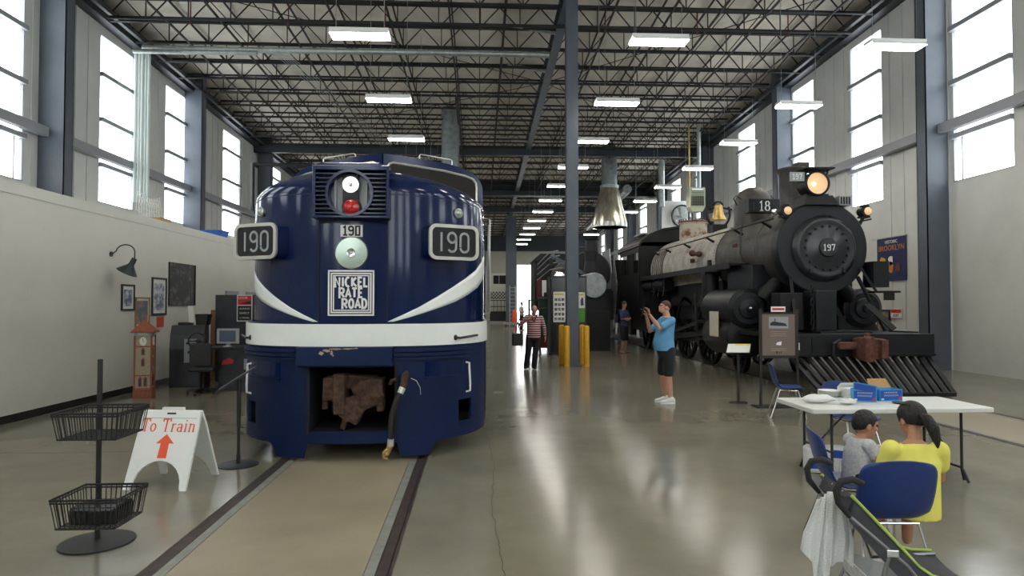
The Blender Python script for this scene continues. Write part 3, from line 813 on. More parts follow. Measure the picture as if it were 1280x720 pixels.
# number boards
for sd in (-1, 1):
    xi, xo = .842, 1.405
    pi_, po = Vector((sd * xi, .035, 0)), Vector((sd * xo, .33, 0))
    if sd < 0: pi_, po = po, pi_
    d = (po - pi_).normalized(); wdt = (po - pi_).length; c = (pi_ + po) / 2
    M = Matrix(((d.x, -d.y, 0, c.x), (d.y, d.x, 0, c.y), (0, 0, 1, 2.475), (0, 0, 0, 1)))
    poly = rrect(wdt, .41, .09)
    g = G(M); dep = .62
    # housing runs back into the nose; the inner end is carried towards the centre
    n = len(poly); ins = sd * -.10
    vs = [(x, 0, z) for x, z in poly] + [(x * .9 + ins, dep * .55, z * .98) for x, z in poly]
    g.add(vs, [tuple(range(n))[::-1], tuple(range(n, 2 * n))] + [(i, (i + 1) % n, n + (i + 1) % n, n + i) for i in range(n)])
    nb = g.build('number_board', 'navy', D, smooth=True, angle=30)
    tag(nb, label='number board reading 190 in a silver frame')
    g = G(M); op, ip = rrect(wdt, .41, .09), rrect(wdt - .075, .335, .06)
    vs = [(x, -.03, z) for x, z in op] + [(x, -.03, z) for x, z in ip] + [(x, .01, z) for x, z in op] + [(x, .0, z) for x, z in ip]
    g.add(vs, [(i, (i + 1) % n, n + (i + 1) % n, n + i) for i in range(n)] + [(i, (i + 1) % n, 2 * n + (i + 1) % n, 2 * n + i) for i in range(n)] + [(n + i, n + (i + 1) % n, 3 * n + (i + 1) % n, 3 * n + i) for i in range(n)])
    g.build('silver_frame', 'trim_silver', nb)
    g = G(M); g.ext(rrect(wdt - .06, .35, .06), 'xz', -.012, 0); g.build('number_glass', 'black_gloss', nb)
    g = strokes(['1', '9', '0'], .22, .026, gap=.17, sx=1.08); o = g.build('numerals', 'plate_grey', nb); o.matrix_local = M @ Matrix.Translation((0, -.014, -.11))
# class lamps
for sd in (-1, 1):
    x = sd * 1.16; y = plan(t_of_x(abs(x)))[1]; a = sd * R(38)
    M = Matrix.Translation((x, y, 2.86)) @ Matrix.Rotation(a, 4, 'Z')
    cl = G(M).lathe([(.058, .06), (.058, -.03), (.045, -.04), (.04, -.03)], (0, 0, 0), 'Y', 24).build('class_lamp', 'trim_silver', D, smooth=True)
    G(M).lathe([(.046, -.03), (.03, -.045), (.001, -.05)], (0, 0, 0), 'Y', 24).build('lens', 'reflector', cl, smooth=True)
# anti climber ribs at both corners and the buffer panel
for a, b in ((t_of_x(-1.33, 1.53, 2.5), t_of_x(-.58, 1.53, 2.5)), (t_of_x(.46, 1.53, 2.5), t_of_x(1.30, 1.53, 2.5))):
    for k in range(3):
        z = 1.255 - .048 * k; g = wrap(z - .034, z, .05 - .012 * k, t0=a, t1=b, y_end=1.9 if True else 0, steps=30)
        g.build('anticlimber_rib', 'navy_flat', D, smooth=True, angle=30)
g = G(); g.box(-.60, .455, -.10, .30, 1.07, 1.285); bp = g.build('buffer_panel', 'navy_flat', D, bevel=.01)
random.seed(4)
g = G()
for (x, z, w_, h_) in ((-.26, 1.245, .10, .035), (-.17, 1.262, .16, .022), (-.03, 1.264, .14, .020), (-.32, 1.215, .06, .05), (-.205, 1.22, .04, .05), (-.19, 1.19, .02, .03), (.06, 1.268, .05, .014)):
    n = 9; g.ext([(x + w_ / 2 * math.cos(2 * PI * k / n) * random.uniform(.6, 1.1), z + h_ / 2 * math.sin(2 * PI * k / n) * random.uniform(.6, 1.15)) for k in range(n)], 'xz', -.1012, -.1002)
g.build('paint_chips', 'chip_tan', bp)
# pilot skin with opening, feet and steps
def bot_z(x):
    ax = abs(x)
    if ax < .50: return .20
    if ax < .54: return .20 - (ax - .50) / .04 * .15
    if ax <= .87: return .04
    if ax < .99:
        u_ = (ax - .87) / .12; return .04 + .15 * math.sin(min(1, u_ * 1.15) * PI / 2) ** .6
    return .19
xs = sorted(set([round(-1.529 + k * .03, 4) for k in range(103) if -1.529 + k * .03 < 1.53] + [-.501, -.4999, -.54, .54, .501, -.87, .87, 1.18, -1.18, 1.33, -1.33, -.47, .47, -.4701, .4701, -.56, .56]))
g = G()
def pp(x): return plan(t_of_x(x, 1.52, 2.5), 1.52, 1.55, 2.5, 0, -.02)[1]
for x0, x1 in zip(xs, xs[1:]):
    xm = (x0 + x1) / 2
    segs = [(None, .335), (1.05, 1.285)] if abs(xm) < .47 else ([(None, .36), (.62, 1.285)] if 1.18 < abs(xm) < 1.33 else [(None, 1.285)])
    for a, b in segs:
        za0, za1 = (bot_z(x0), bot_z(x1)) if a is None else (a, a)
        y0_, y1_ = pp(x0), pp(x1)
        g.add([(x0, y0_, za0), (x1, y1_, za1), (x1, y1_, b), (x0, y0_, b)], [(0, 1, 2, 3)])
for sd in (-1, 1):
    X = sd * 1.52
    zz = [(1.53, .19), (2.3, .22), (2.3, 1.285)]
    # side sheet with a step recess
    g.add([(X, 1.53, .19), (X, 1.75, .20), (X, 1.75, 1.285), (X, 1.53, 1.285)], [(0, 1, 2, 3)])
    g.add([(X, 1.75, .62), (X, 2.15, .62), (X, 2.15, 1.285), (X, 1.75, 1.285)], [(0, 1, 2, 3)])
    g.add([(X, 1.75, .20), (X, 2.15, .215), (X, 2.15, .30), (X, 1.75, .30)], [(0, 1, 2, 3)])
    g.add([(X, 2.15, .215), (X, 2.7, .30), (X, 2.7, 1.285), (X, 2.15, 1.285)], [(0, 1, 2, 3)])
pil = g.build('pilot', 'navy_flat', D, smooth=True, solid=.03, esplit=True)
# recess panels on each side of the opening
for sd, xa, xb in ((-1, -1.30, -.82), (1, .80, 1.22)):
    g = G(); n = 8; a0_, a1_ = t_of_x(xa if sd < 0 else xa, 1.52, 2.5), t_of_x(xb, 1.52, 2.5)
    ts = [a0_ + (a1_ - a0_) * k / n for k in range(n + 1)]
    g.loft([[(*plan(t, 1.52, 1.55, 2.5, o_, -.02), z) for o_, z in ((.0, .90), (.018, .90), (.018, .925), (.0, .925))] for t in ts]); g.build('footboard_lip', 'navy_flat', pil)
    g = G(); g.loft([[(*plan(t, 1.52, 1.55, 2.5, .003, -.02), z) for z in (.93, 1.10)] for t in ts], caps=False, closed=False); g.build('vent_panel', 'navy', pil)
# opening interior
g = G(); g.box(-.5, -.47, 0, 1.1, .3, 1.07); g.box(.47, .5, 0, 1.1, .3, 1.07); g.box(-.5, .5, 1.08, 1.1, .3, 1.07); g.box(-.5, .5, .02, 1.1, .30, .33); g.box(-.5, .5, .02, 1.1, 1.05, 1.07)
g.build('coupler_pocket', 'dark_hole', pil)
# rusty coupler folded in the pocket
cp = G(); cx, cz = .0, .70
def lump(g, c, d, rz=0, ry=0):
    g.cbox(c, d, (Matrix.Rotation(rz, 3, 'Z') @ Matrix.Rotation(ry, 3, 'Y'))); return g
g = G()
lump(g, (-.26, .20, .80), (.16, .26, .26)); lump(g, (-.15, .16, .74), (.13, .30, .44)); lump(g, (.20, .20, .76), (.26, .26, .30)); lump(g, (.02, .26, .86), (.42, .2, .16), ry=.06)
lump(g, (.06, .2, .64), (.30, .24, .20), ry=-.35); lump(g, (-.02, .16, .52), (.22, .22, .18), ry=.5); lump(g, (-.1, .14, .42), (.06, .16, .16), ry=.3)
g.cyl((-.16, .1, .55), (-.16, .1, .97), .075, n=14); g.cyl((.12, .1, .60), (.12, .1, .90), .06, n=14); lump(g, (.30, .18, .60), (.08, .18, .12)); lump(g, (-.33, .2, .66), (.06, .14, .2))
g.ball((.06, .12, .80), .09); g.cyl((.2, .06, .72), (.34, .10, .72), .035, n=10)
g.build('coupler', 'rust_brown', D, remesh=.012, sm=3)
g = G().tube([(.42, .03, .86), (.44, -.02, .9), (.5, -.05, .92)], .02, 8); g.build('bracket', 'rust_brown', D)
# air hose hanging at the right of the opening
hose = G().tube([(.585, -.075, .86), (.55, -.10, .78), (.50, -.12, .68), (.46, -.125, .55), (.445, -.12, .42), (.445, -.11, .33), (.445, -.10, .25)], .029, 10).build('air_hose', 'hose', D, smooth=True)
G().cyl((.57, -.085, .83), (.545, -.105, .77), .037).build('hose_clamp', 'trim_silver', hose, smooth=True)
G().cyl((.445, -.105, .27), (.44, -.10, .19), .037).build('hose_clamp', 'trim_silver', hose, smooth=True)
g = G(); g.cyl((.60, -.06, .98), (.575, -.075, .84), .042, .034); g.cyl((.60, -.09, .97), (.60, .0, .98), .03); g.build('angle_cock', 'rust_brown', hose, smooth=True)
g = G(); g.cyl((.44, -.10, .20), (.41, -.10, .12), .035, .03); g.tube([(.41, -.12, .16), (.37, -.13, .13), (.37, -.12, .07), (.41, -.11, .05)], .018, 8); g.ball((.40, -.10, .11), .035)
g.build('gladhand', 'brass', hose, smooth=True)
g = G().tube([(.66, -.05, .93), (.72, -.04, .90), (.76, -.02, .82), (.765, -.01, .74)], .004, 5); g.build('wire', 'trim_silver', D)
# handrails, steps, lever
for sd in (-1, 1):
    t = t_of_x(1.27 * sd, 1.52, 2.5); q = plan(t, 1.52, 1.55, 2.5, .045, -.02); q0 = plan(t, 1.52, 1.55, 2.5, -.01, -.02)
    g = G().tube([(*q0, 1.06), (*q, 1.05), (q[0], q[1] - .02 * 0, 1.0), (q[0] + .012 * sd, q[1] + .01, .80), (q[0] + .01 * sd, q[1] + .01, .72), (*q0, .70)], .013, 8); g.build('handrail', 'white', D, smooth=True)
    t = t_of_x(1.14 if sd > 0 else -1.27, 1.53, 2.5); q = plan(t, 1.53, 1.55, 2.5, .05, -.03); q0 = plan(t, 1.53, 1.55, 2.5, .0, -.03); t2 = t_of_x(1.36 if sd > 0 else -1.43, 1.53, 2.5); q2 = plan(t2, 1.53, 1.55, 2.5, .05, -.03)
    g = G().ball((*q0, 1.365), (.03, .03, .035), 10, 6); g.tube([(*q0, 1.365), (*q, 1.365), (q[0] + .02 * sd, q[1] + .02, 1.36), (*q2, 1.38)], .014, 8); g.build('cut_lever', 'black', D, smooth=True)
g = G(); 
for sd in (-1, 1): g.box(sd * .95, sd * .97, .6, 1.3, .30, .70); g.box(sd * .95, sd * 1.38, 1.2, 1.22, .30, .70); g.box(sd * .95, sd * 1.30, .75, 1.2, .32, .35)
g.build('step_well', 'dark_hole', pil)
# side rails, mirror, ladder on the right flank
g = G()
for y in (2.5, 3.25): g.tube([(1.52, y, 1.6), (1.60, y, 1.62), (1.60, y, 3.05), (1.52, y, 3.07)], .014, 8)
g.build('door_handrail', 'trim_silver', D, smooth=True)
g = G()
for y in (10.6, 11.3): g.tube([(1.52, y, 1.0), (1.66, y, 1.05), (1.66, y, 3.35), (1.52, y, 3.4)], .02, 8)
g.build('door_handrail', 'navy_flat', D, smooth=True)
g = G().box(1.50, 1.535, 2.65, 3.15, 1.62, 3.05); g.build('cab_door', 'navy', D, bevel=.01)
G().box(1.535, 1.54, 2.72, 3.08, 2.35, 2.9).build('side_window', 'glass_dark', D)
for y in (5.0, 7.5, 10.0, 12.5, 15):
    g = G(); g.box(1.5, 1.515, y, y + 1.2, 2.6, 3.0); g.box(-1.515, -1.5, y, y + 1.2, 2.6, 3.0); g.build('side_grille', 'trim_silver', D)
# underframe and bogies
g = G(); g.box(-1.45, 1.45, 1.9, 19, .95, 1.15); g.build('underframe', 'black', D)
for yc in (4.6, 15.4):
    tr = G().box(-1.2, 1.2, yc - 2.3, yc + 2.3, .55, .80).build('bogie', 'black', D)
    for dy in (-1.8, 0, 1.8):
        for sd in (-1, 1):
            G().lathe([(.08, -.06), (.51, -.06), (.51, -.03), (.455, -.03), (.455, .06), (.1, .06), (.1, .09), (.08, .09)][::1], (sd * .76, yc + dy, .456), 'X', 30).build('wheel', 'steel_dark', tr, smooth=True)
    g = G(); g.box(-1.25, -1.1, yc - 2.3, yc + 2.3, .5, .9); g.box(1.1, 1.25, yc - 2.3, yc + 2.3, .5, .9); g.build('side_frame', 'loco_black', tr)
G().box(-.9, .9, 7.4, 12.4, .35, .97).build('fuel_tank', 'black', D, bevel=.05)
# ================================================================== black steam locomotive
S = thing('steam_locomotive', 'black and unpainted steam locomotive with number 197 on its round front, on the right track', 'locomotive', (7.5, 13.83, 0), 0)
ZB = 3.0
# smokebox, boiler
G().lathe([(.001, .0), (.70, .0), (.99, .0), (1.02, .03), (1.02, .30)], (0, 0, ZB), 'Y', 72).build('smokebox_front', 'loco_face', S, smooth=True)
G().lathe([(.985, .02), (.985, 3.8)], (0, 0, ZB), 'Y', 64, caps=False).build('smokebox', 'loco_grey', S, smooth=True)
for y in (1.25, 3.78): G().lathe([(.985, y - .03), (1.0, y - .02), (1.0, y + .02), (.985, y + .03)], (0, 0, ZB), 'Y', 64, caps=False).build('smokebox_band', 'loco_grey', S, smooth=True)
door = G().lathe([(.70, -.0), (.73, -.03), (.70, -.055), (.655, -.11), (.60, -.125), (.555, -.105), (.44, -.125), (.24, -.15), (.20, -.165), (.001, -.17)], (.03, 0, ZB - .02), 'Y', 72).build('smokebox_door', 'loco_gloss', S, smooth=True, angle=70)
for k in range(18):
    a = 2 * PI * k / 18; c, q = .48 * math.cos(a), .48 * math.sin(a)
    G().cyl((.03 + c, -.17, ZB - .02 + q), (.03 + c, -.10, ZB - .02 + q), .026, n=8).build('bolt', 'loco_face', door)
g = G().lathe([(.001, -.22), (.19, -.215), (.205, -.19), (.205, -.15)], (.03, 0, ZB - .02), 'Y', 40)
npl = g.build('number_plate', 'loco_gloss', door, smooth=True); tag(npl, label='round plate reading 197')
strokes(['1f', '9', '7'], .13, .020, gap=.22, sx=1.05, thv=.5).build('numerals', 'ink_white', npl).location = (.03, -.221, ZB - .085)
for x, z in ((-.34, -.52), (.40, -.50)): G().cbox((x, -.1, ZB + z), (.06, .12, .1)).build('door_clamp', 'loco_face', door)
g = G().lathe([(.965, 3.8), (1.0, 3.82), (1.02, 5), (1.05, 7.0), (1.10, 10.2)], (0, 0, ZB), 'Y', 64, caps=False)
bl = g.build('boiler', 'lagging', S, smooth=True)
g = G()
for y in (3.86, 5.2, 6.5, 8.1):
    r = 1.0 + (y - 3.3) * .0145
    for k in range(60):
        a = PI * (-.25 + 1.5 * k / 59); x, z = r * math.cos(a), r * math.sin(a)
        g.cbox((x, y, ZB + z), (.018, .02, .018))
tag(g.build('rivet_row', 'loco_grey', bl), kind='stuff')
g = G()
for y in (8.7, 8.95, 9.2, 9.45, 9.7, 9.95):
    g.tube([(-1.10 * math.cos(R(a)), y, ZB + 1.10 * math.sin(R(a))) for a in range(-25, 45, 8)], .02, 6)
g.build('staybolt_strap', 'loco_grey', bl)
# stack
st = G().lathe([(.36, .80), (.30, .95), (.29, 1.2), (.31, 1.83), (.345, 1.88), (.36, 1.94), (.33, 1.97), (.28, 1.94), (.27, 1.0)], (-.08, 1.15, ZB), 'Z', 40, caps=False).build('chimney', 'loco_grey', S, smooth=True)
g = G().box(-.06, .22, .95, 1.2, ZB + 1.93, ZB + 2.09); g.build('chimney_cover', 'steel_dark', st)
# headlight
hl = G().lathe([(.25, -.28), (.265, -.27), (.265, .12), (.20, .16), (.001, .17)], (-.19, .1, 4.38), 'Y', 40, caps=False).build('headlight', 'loco_black', S, smooth=True)
G().lathe([(.262, -.30), (.275, -.29), (.275, -.24), (.235, -.24), (.235, -.30), (.262, -.30)], (-.19, .1, 4.38), 'Y', 40).build('headlight_ring', 'loco_black', hl, smooth=True)
G().lathe([(.001, -.04), (.10, -.10), (.18, -.18), (.236, -.255), (.236, -.262), (.001, -.262)], (-.19, .1, 4.38), 'Y', 40).build('lens', 'amber', hl, smooth=True)
G().ball((-.27, -.17, 4.36), .035).build('bulb', 'bulb', hl, smooth=True)
g = G(); g.box(-.52, .14, -.3, .25, 4.68, 4.71); g.cyl((-.42, -.1, 4.5), (-.47, -.1, 4.7), .02); g.cyl((.04, -.1, 4.5), (.09, -.1, 4.7), .02); g.build('headlight_roof', 'loco_black', hl)
g = G(); g.ext([(-.46, 3.92), (.30, 3.92), (.16, 4.12), (-.42, 4.12)], 'xz', -.15, .35); g.box(-.4, .1, -.1, .3, 4.08, 4.16); g.build('headlight_bracket', 'loco_black', S)
g = G(); g.box(-.80, -.48, -.18, -.16, 4.42, 4.62)
nb = g.build('number_sign', 'plate_grey', S); g = G()
G().box(-.50, -.44, -.17, .1, 4.45, 4.6).build('sign_bracket', 'loco_black', nb)
strokes(['1f', '9', '7'], .11, .014, gap=.22).build('numerals', 'ink_white', nb).location = (-.64, -.182, 4.465)
g = G(); g.box(.34, .62, -.1, .35, 3.92, 4.12); nn = g.build('number_sign', 'plate_grey', S)
for k in range(4): G().box(.36 + k * .06, .40 + k * .06, -.105, -.10, 3.94, 4.10).build('slat', 'loco_black', nn)
# marker lamps
for x, z in ((-.82, 3.80), (.98, 3.80)):
    m_ = G().lathe([(.10, .18), (.10, -.05), (.115, -.06), (.09, -.05)], (x, 0, z), 'Y', 20).build('marker_lamp', 'loco_black', S, smooth=True)
    G().lathe([(.001, -.09), (.06, -.08), (.088, -.055), (.001, -.05)], (x + .03, 0, z), 'Y', 20).build('lens', 'amber', m_, smooth=True)
    g = G(); g.cyl((x, .05, z - .08), (x * .9, .1, z - .32), .035); g.box(x - .1, x + .1, -.02, .15, z - .14, z - .10); g.cbox((x, .04, z + .12), (.14, .14, .04)); g.build('bracket', 'loco_black', m_)
G().lathe([(.001, -.06), (.05, -.05), (.06, .0), (.001, .02)], (-1.03, .1, 3.80), 'Y', 16).build('marker_lens', 'chrome', S, smooth=True)
# sand dome with the spare number board, bell, steam dome
dm = G().lathe([(.52, .70), (.50, .98), (.50, 1.42), (.46, 1.66), (.36, 1.84), (.20, 1.94), (.001, 1.97)], (0, 3.6, ZB), 'Z', 40).build('sand_dome', 'loco_grey', S, smooth=True)
g = G().tube([(-.5, 3.45, ZB + 1.45), (-.62, 3.4, ZB + 1.62), (-.55, 3.4, ZB + 1.70), (-.42, 3.4, ZB + 1.62)], .015, 6); g.build('handle', 'loco_black', dm)
nb = G().box(-.62, .40, 2.42, 2.70, ZB + 1.12, ZB + 1.46).build('number_box', 'plate_grey', S)
tag(nb, label='number board reading 18'); nb.data.materials[0] = MATS['loco_face']
strokes(['1f', '8'], .24, .036, gap=.20, thv=.45).build('numerals', 'ink_white', nb).location = (-.20, 2.418, ZB + 1.16)
strokes(['I'], .22, .012, gap=.20).build('faded_mark', 'loco_grey', nb).location = (-.48, 2.418, ZB + 1.16)
bell = G().lathe([(.24, 1.12), (.235, 1.15), (.19, 1.24), (.15, 1.36), (.135, 1.52), (.12, 1.58), (.05, 1.61), (.001, 1.62)], (-.22, 5.6, ZB + .2), 'Z', 32).build('bell', 'brass', S, smooth=True)
g = G(Matrix.Translation((0, -.4, .2)))
g.tube([(-.22 + .36 * math.cos(R(a)), 6.0, ZB + 1.32 + .42 * math.sin(R(a))) for a in range(150, 391, 12)], .035, 8)
g.tube([(-.22 + .14 * math.cos(R(a)), 6.0, ZB + 1.55 + .14 * math.sin(R(a))) for a in range(0, 181, 20)], .03, 8); g.cyl((-.60, 6, ZB + 1.45), (-.36, 6, ZB + 1.50), .03); g.cyl((-.08, 6, ZB + 1.5), (.2, 6, ZB + 1.45), .03); g.box(-.45, .0, 5.85, 6.15, ZB + .70, ZB + .98)
g.build('bell_yoke', 'loco_black', bell, smooth=True)
sd_ = G().lathe([(.50, .55), (.47, .85), (.47, 1.55), (.50, 1.58), (.50, 1.66), (.46, 1.68), (.001, 1.68)], (0, 8.6, ZB), 'Z', 40).build('steam_dome', 'lagging_rust', S, smooth=True)
g = G()
for k in range(26):
    a = 2 * PI * k / 26; g.cyl((.48 * math.cos(a), 8.6 + .48 * math.sin(a), ZB + 1.66), (.48 * math.cos(a), 8.6 + .48 * math.sin(a), ZB + 1.73), .018, n=6)
g.build('stud_ring', 'rust_red', sd_)
g = G().lathe([(.49, 1.60), (.505, 1.61), (.505, 1.655), (.49, 1.66)], (0, 8.6, ZB), 'Z', 40, caps=False); g.build('flange', 'rust_red', sd_)
g = G(); g.cyl((-.15, 8.6, ZB + 1.68), (-.15, 8.6, ZB + 2.0), .03); g.cyl((.1, 9.4, ZB + 1.0), (.1, 9.4, ZB + 1.3), .06); g.tube([(.2, 5.2, ZB + 1), (.3, 5.0, ZB + 1.15), (.25, 4.7, ZB + 1.2)], .05, 8); g.build('safety_valve', 'loco_black', S, smooth=True)
# handrail and running board
hp = [(-1.10, y, 3.63 + .004 * y) for y in (-.0, 2, 4, 6, 8, 10)]
hd = G().tube(hp, .02, 8).build('handrail', 'loco_black', S, smooth=True)
for y in (.6, 2.2, 4.2, 6.2, 8.2, 9.6):
    G().cyl((-1.10, y, 3.64), (-.86, y + .05, 3.52), .028, .04, 8).build('stanchion', 'loco_black', hd, smooth=True)
g = G().tube([(1.10, y, z) for _, y, z in hp], .02, 8); g.build('handrail', 'loco_black', S, smooth=True)
g = G(); g.tube([(-1.0, 1.9, 3.75), (-1.07, 1.85, 3.45), (-1.08, 1.85, 3.0), (-.98, 1.85, 2.75)], .025, 8); g.build('feed_pipe', 'loco_grey', S, smooth=True)
for sg in (-1, 1):
    g = G(); g.box(sg * .95, sg * 1.46, 1.6, 11.2, 2.70, 2.75); g.box(sg * 1.44, sg * 1.47, 1.6, 11.2, 2.62, 2.77); g.build('running_board', 'loco_black', S)
g = G()
g.cyl((-1.03, 5.15, 3.25), (-1.20, 5.1, 3.25), .06); g.ball((-1.2, 5.1, 3.27), .10); g.ball((-1.12, 4.75, 3.22), .09); g.cyl((-1.2, 5.1, 3.25), (-1.12, 4.75, 3.22), .05); g.cyl((-1.2, 5.1, 3.1), (-1.2, 5.1, 2.98), .07)
g.build('check_valve', 'rust_red', S, smooth=True)
g = G().box(-1.08, -.98, 4.05, 4.2, 2.78, 3.0); g.build('bracket', 'loco_black', S)
g = G().box(-.985, -.965, 2.35, 2.6, 3.22, 3.30); g.build('builder_plate', 'rust_red', S)
# air tanks and pipes below the running board
for y in (7.6, 9.0):
    G().cyl((-1.20, y, 2.40), (-1.20, y + 1.3, 2.40), .21, n=20).build('air_tank', 'loco_black', S, smooth=True)
for y in (8.0, 8.6, 9.2):
    G().tube([(-1.38 - .10 * 0, y + .26 * (math.cos(R(a)) - 1), 2.36 + .34 * math.sin(R(a))) for a in range(110, 260, 12)], .012, 6).build('loop_pipe', 'steel_blue', S)
ap = G().cyl((-1.30, 3.35, 1.75), (-1.30, 3.35, 2.55), .22, n=20); ap.cyl((-1.30, 3.35, 1.55), (-1.30, 3.35, 1.85), .25, n=20); ap.box(-1.5, -1.05, 3.2, 3.5, 2.52, 2.62)
ap.build('air_pump', 'loco_black', S, smooth=True)
g = G(); g.box(-1.2, -.55, .9, 2.4, 1.95, 2.68); g.build('steam_chest_shield', 'loco_face', S, bevel=.02)
g = G(); g.box(.55, 1.2, .9, 2.4, 1.95, 2.4); g.build('steam_chest_shield', 'loco_face', S, bevel=.02)
# smokebox saddle, frame
g = G(); g.ext([(-.9, 1.2), (.9, 1.2), (.55, 1.8), (.62, 2.3), (-.62, 2.3), (-.55, 1.8)], 'xz', .5, 2.2); g.build('saddle', 'loco_black', S)
g = G(); g.box(-.62, -.45, .2, 15, .85, 1.5); g.box(.45, .62, .2, 15, .85, 1.5); g.box(-.45, .45, 2.5, 14, 1.1, 1.3); g.box(-.9, .9, 8.5, 11.3, 1.2, 2.9); g.build('main_frame', 'loco_black', S)
g = G(); g.box(-.60, .60, 3.0, 10.5, .7, 2.2); g.box(-.85, .85, 3.6, 8.5, 1.7, 2.4); g.build('dark_filler', 'dark_hole', S)  # near-black boxes added to stand in for the shade under the boiler
g = G(); g.box(-1.3, -.5, 9.6, 10.4, .7, 2.6); g.box(-1.3, 1.3, 10.4, 13.4, .75, 1.3); g.build('firebox_side', 'loco_black', S)
# cylinders with piston valves
for sg in (-1, 1):
    cy = G().lathe([(.001, .82), (.30, .82), (.46, .84), (.50, .88), (.50, 2.5), (.46, 2.56), (.001, 2.56)], (sg * 1.32, 0, 1.02), 'Y', 36).build('cylinder', 'loco_black', S, smooth=True)
    G().lathe([(.001, .60), (.07, .60), (.10, .64), (.22, .66), (.25, .70), (.36, .70), (.40, .74), (.46, .78), (.46, 2.6), (.001, 2.6)], (sg * 1.36, 0, 1.66), 'Y', 36).build('valve_chest', 'loco_face', cy, smooth=True)
    g = G()
    for k in range(12):
        a = 2 * PI * k / 12; g.cyl((sg * 1.36 + .33 * math.cos(a), .68, 1.66 + .33 * math.sin(a)), (sg * 1.36 + .33 * math.cos(a),   .73, 1.66 + .33 * math.sin(a)), .02, n=6)
    g.build('cover_bolt', 'loco_black', cy)
    G().ball((sg * 1.36, .60, 1.66), .045).build('centre_cap', 'chrome', cy, smooth=True)
    g = G(); g.box(sg * .62, sg * 1.7, 1.0, 2.5, 1.0, 1.9); g.build('cylinder_jacket', 'loco_black', cy, bevel=.04)
    g = G(); g.tube([(sg * .45, .75, 2.35), (sg * .75, .72, 2.2), (sg * .95, .72, 2.0), (sg * 1.0, .75, 1.9)], [.15, .17, .18, .17], 14); g.build('steam_pipe', 'loco_black', cy, smooth=True)
    g = G().cyl((sg * 1.36, 2.5, 1.02), (sg * 1.36, 3.4, 1.02), .05, n=10); g.box(sg * 1.08, sg * 1.28, 3.3, 3.7, .85, 1.2); g.box(sg * 1.1, sg * 1.26, 2.2, 4.6, 1.22, 1.30); g.box(sg * 1.1, sg * 1.26, 2.2, 4.6, .74, .80); g.build('crosshead', 'loco_black', S)
    # wheels
    for y, r in ((.55 + .0, .42), (2.55, .42), (4.8, .98), (6.9, .98), (9.0, .98), (11.9, .56)):
        if y < 1: continue
        g = G().lathe([(r, -.05), (r + .03, -.09), (r - .08, -.09), (r - .09, .04), (r - .01, .05), (r, -.05)], (sg * .76, y, r), 'X', 40)
        n_ = 14 if r > .9 else 8
        for k in range(n_):
            a = 2 * PI * k / n_; g.bar((sg * .76, y + .12 * math.cos(a), r + .12 * math.sin(a)), (sg * .76, y + (r - .07) * math.cos(a), r + (r - .07) * math.sin(a)), .05, .06, (1, 0, 0))
        g.cyl((sg * .70, y, r), (sg * .86, y, r), .15, n=16)
        if r > .9: g.ext([(y + .86 * math.cos(R(a)), r + .86 * math.sin(R(a))) for a in range(20, 161, 10)], 'yz', sg * .74, sg * .80)
        g.build('driving_wheel' if r > .9 else 'truck_wheel', 'loco_black', S, smooth=True)
    g = G(); g.bar((sg * 1.12, 3.5, 1.02), (sg * 1.12, 6.9, .72), .06, .16); g.bar((sg * 1.02, 4.8, .70), (sg * 1.02, 9.0, .70), .06, .16)
    for y in (4.8, 6.9, 9.0): g.cyl((sg * .95, y, .70), (sg * 1.16, y, .70), .13, n=16)
    g.build('connecting_rod', 'steel_dark', S)
    g = G(); g.bar((sg * 1.2, 3.9, 2.3), (sg * 1.2, 5.0, 1.3), .05, .12); g.bar((sg * 1.25, 4.6, 1.0), (sg * 1.25, 4.7, 2.1), .05, .16); g.bar((sg * 1.22, 2.2, 1.66), (sg * 1.22, 4.6, 1.75), .05, .10); g.bar((sg * 1.18, 6.9, .9), (sg * 1.25, 4.7, 1.2), .04, .1)
    g.build('valve_gear', 'steel_dark', S)
    # sloping footboard brackets to the deck
    g = G()
    if sg > 0: g.bar((sg * .75, -.4, 1.75), (sg * 1.0, -.9, 1.24), .12, .03, (0, 1, 0)); g.bar((sg * .95, -.9, 1.2), (sg * 1.45, -.9, 1.18), .2, .03); g.build('deck_plate', 'loco_black', S)
    g = G(); g.bar((sg * .75, -.05, 2.35), (sg * .95, -.7, 1.2), .06); g.build('deck_brace', 'loco_black', S)
# front deck and buffer beam
g = G(); g.box(-1.6, 1.6, -1.25, .7, 1.08, 1.15); g.box(-.55, .55, -.9, .5, 1.15, 1.2); g.build('front_deck', 'loco_black', S)
bb = G().box(-1.5, 1.5, -1.40, -1.22, .72, 1.17).build('buffer_beam', 'loco_face', S, bevel=.012)
g = G(); g.box(-1.5, -.5, -1.43, -1.40, .74, .78); g.box(-1.0, -.94, -1.42, -1.40, .76, 1.1); g.build('beam_rib', 'loco_black', bb); G().box(.5, 1.5, -1.43, -1.40, .74, .78).build('beam_rib', 'loco_black', bb)
g = G().box(-.45, .0, -.55, .0, 1.2, 2.05); g.build('air_reservoir_box', 'loco_face', S, bevel=.02)
g = G().box(-1.12, -.62, -.35, .1, 1.2, 2.0); g.build('front_shield', 'loco_black', S, bevel=.02)
ch = []
g = G()
for k in range(9):
    z = 2.1 - .105 * k; g.tube([(-.56 + (.035 if k % 2 else 0) * math.cos(a), -.60 + (0 if k % 2 else .035) * math.cos(a), z + .065 * math.sin(a)) for a in [2 * PI * j / 8 for j in range(8)]], .014, 5, closed=True)
tag(g.build('safety_chain', 'loco_black', S), kind='stuff')
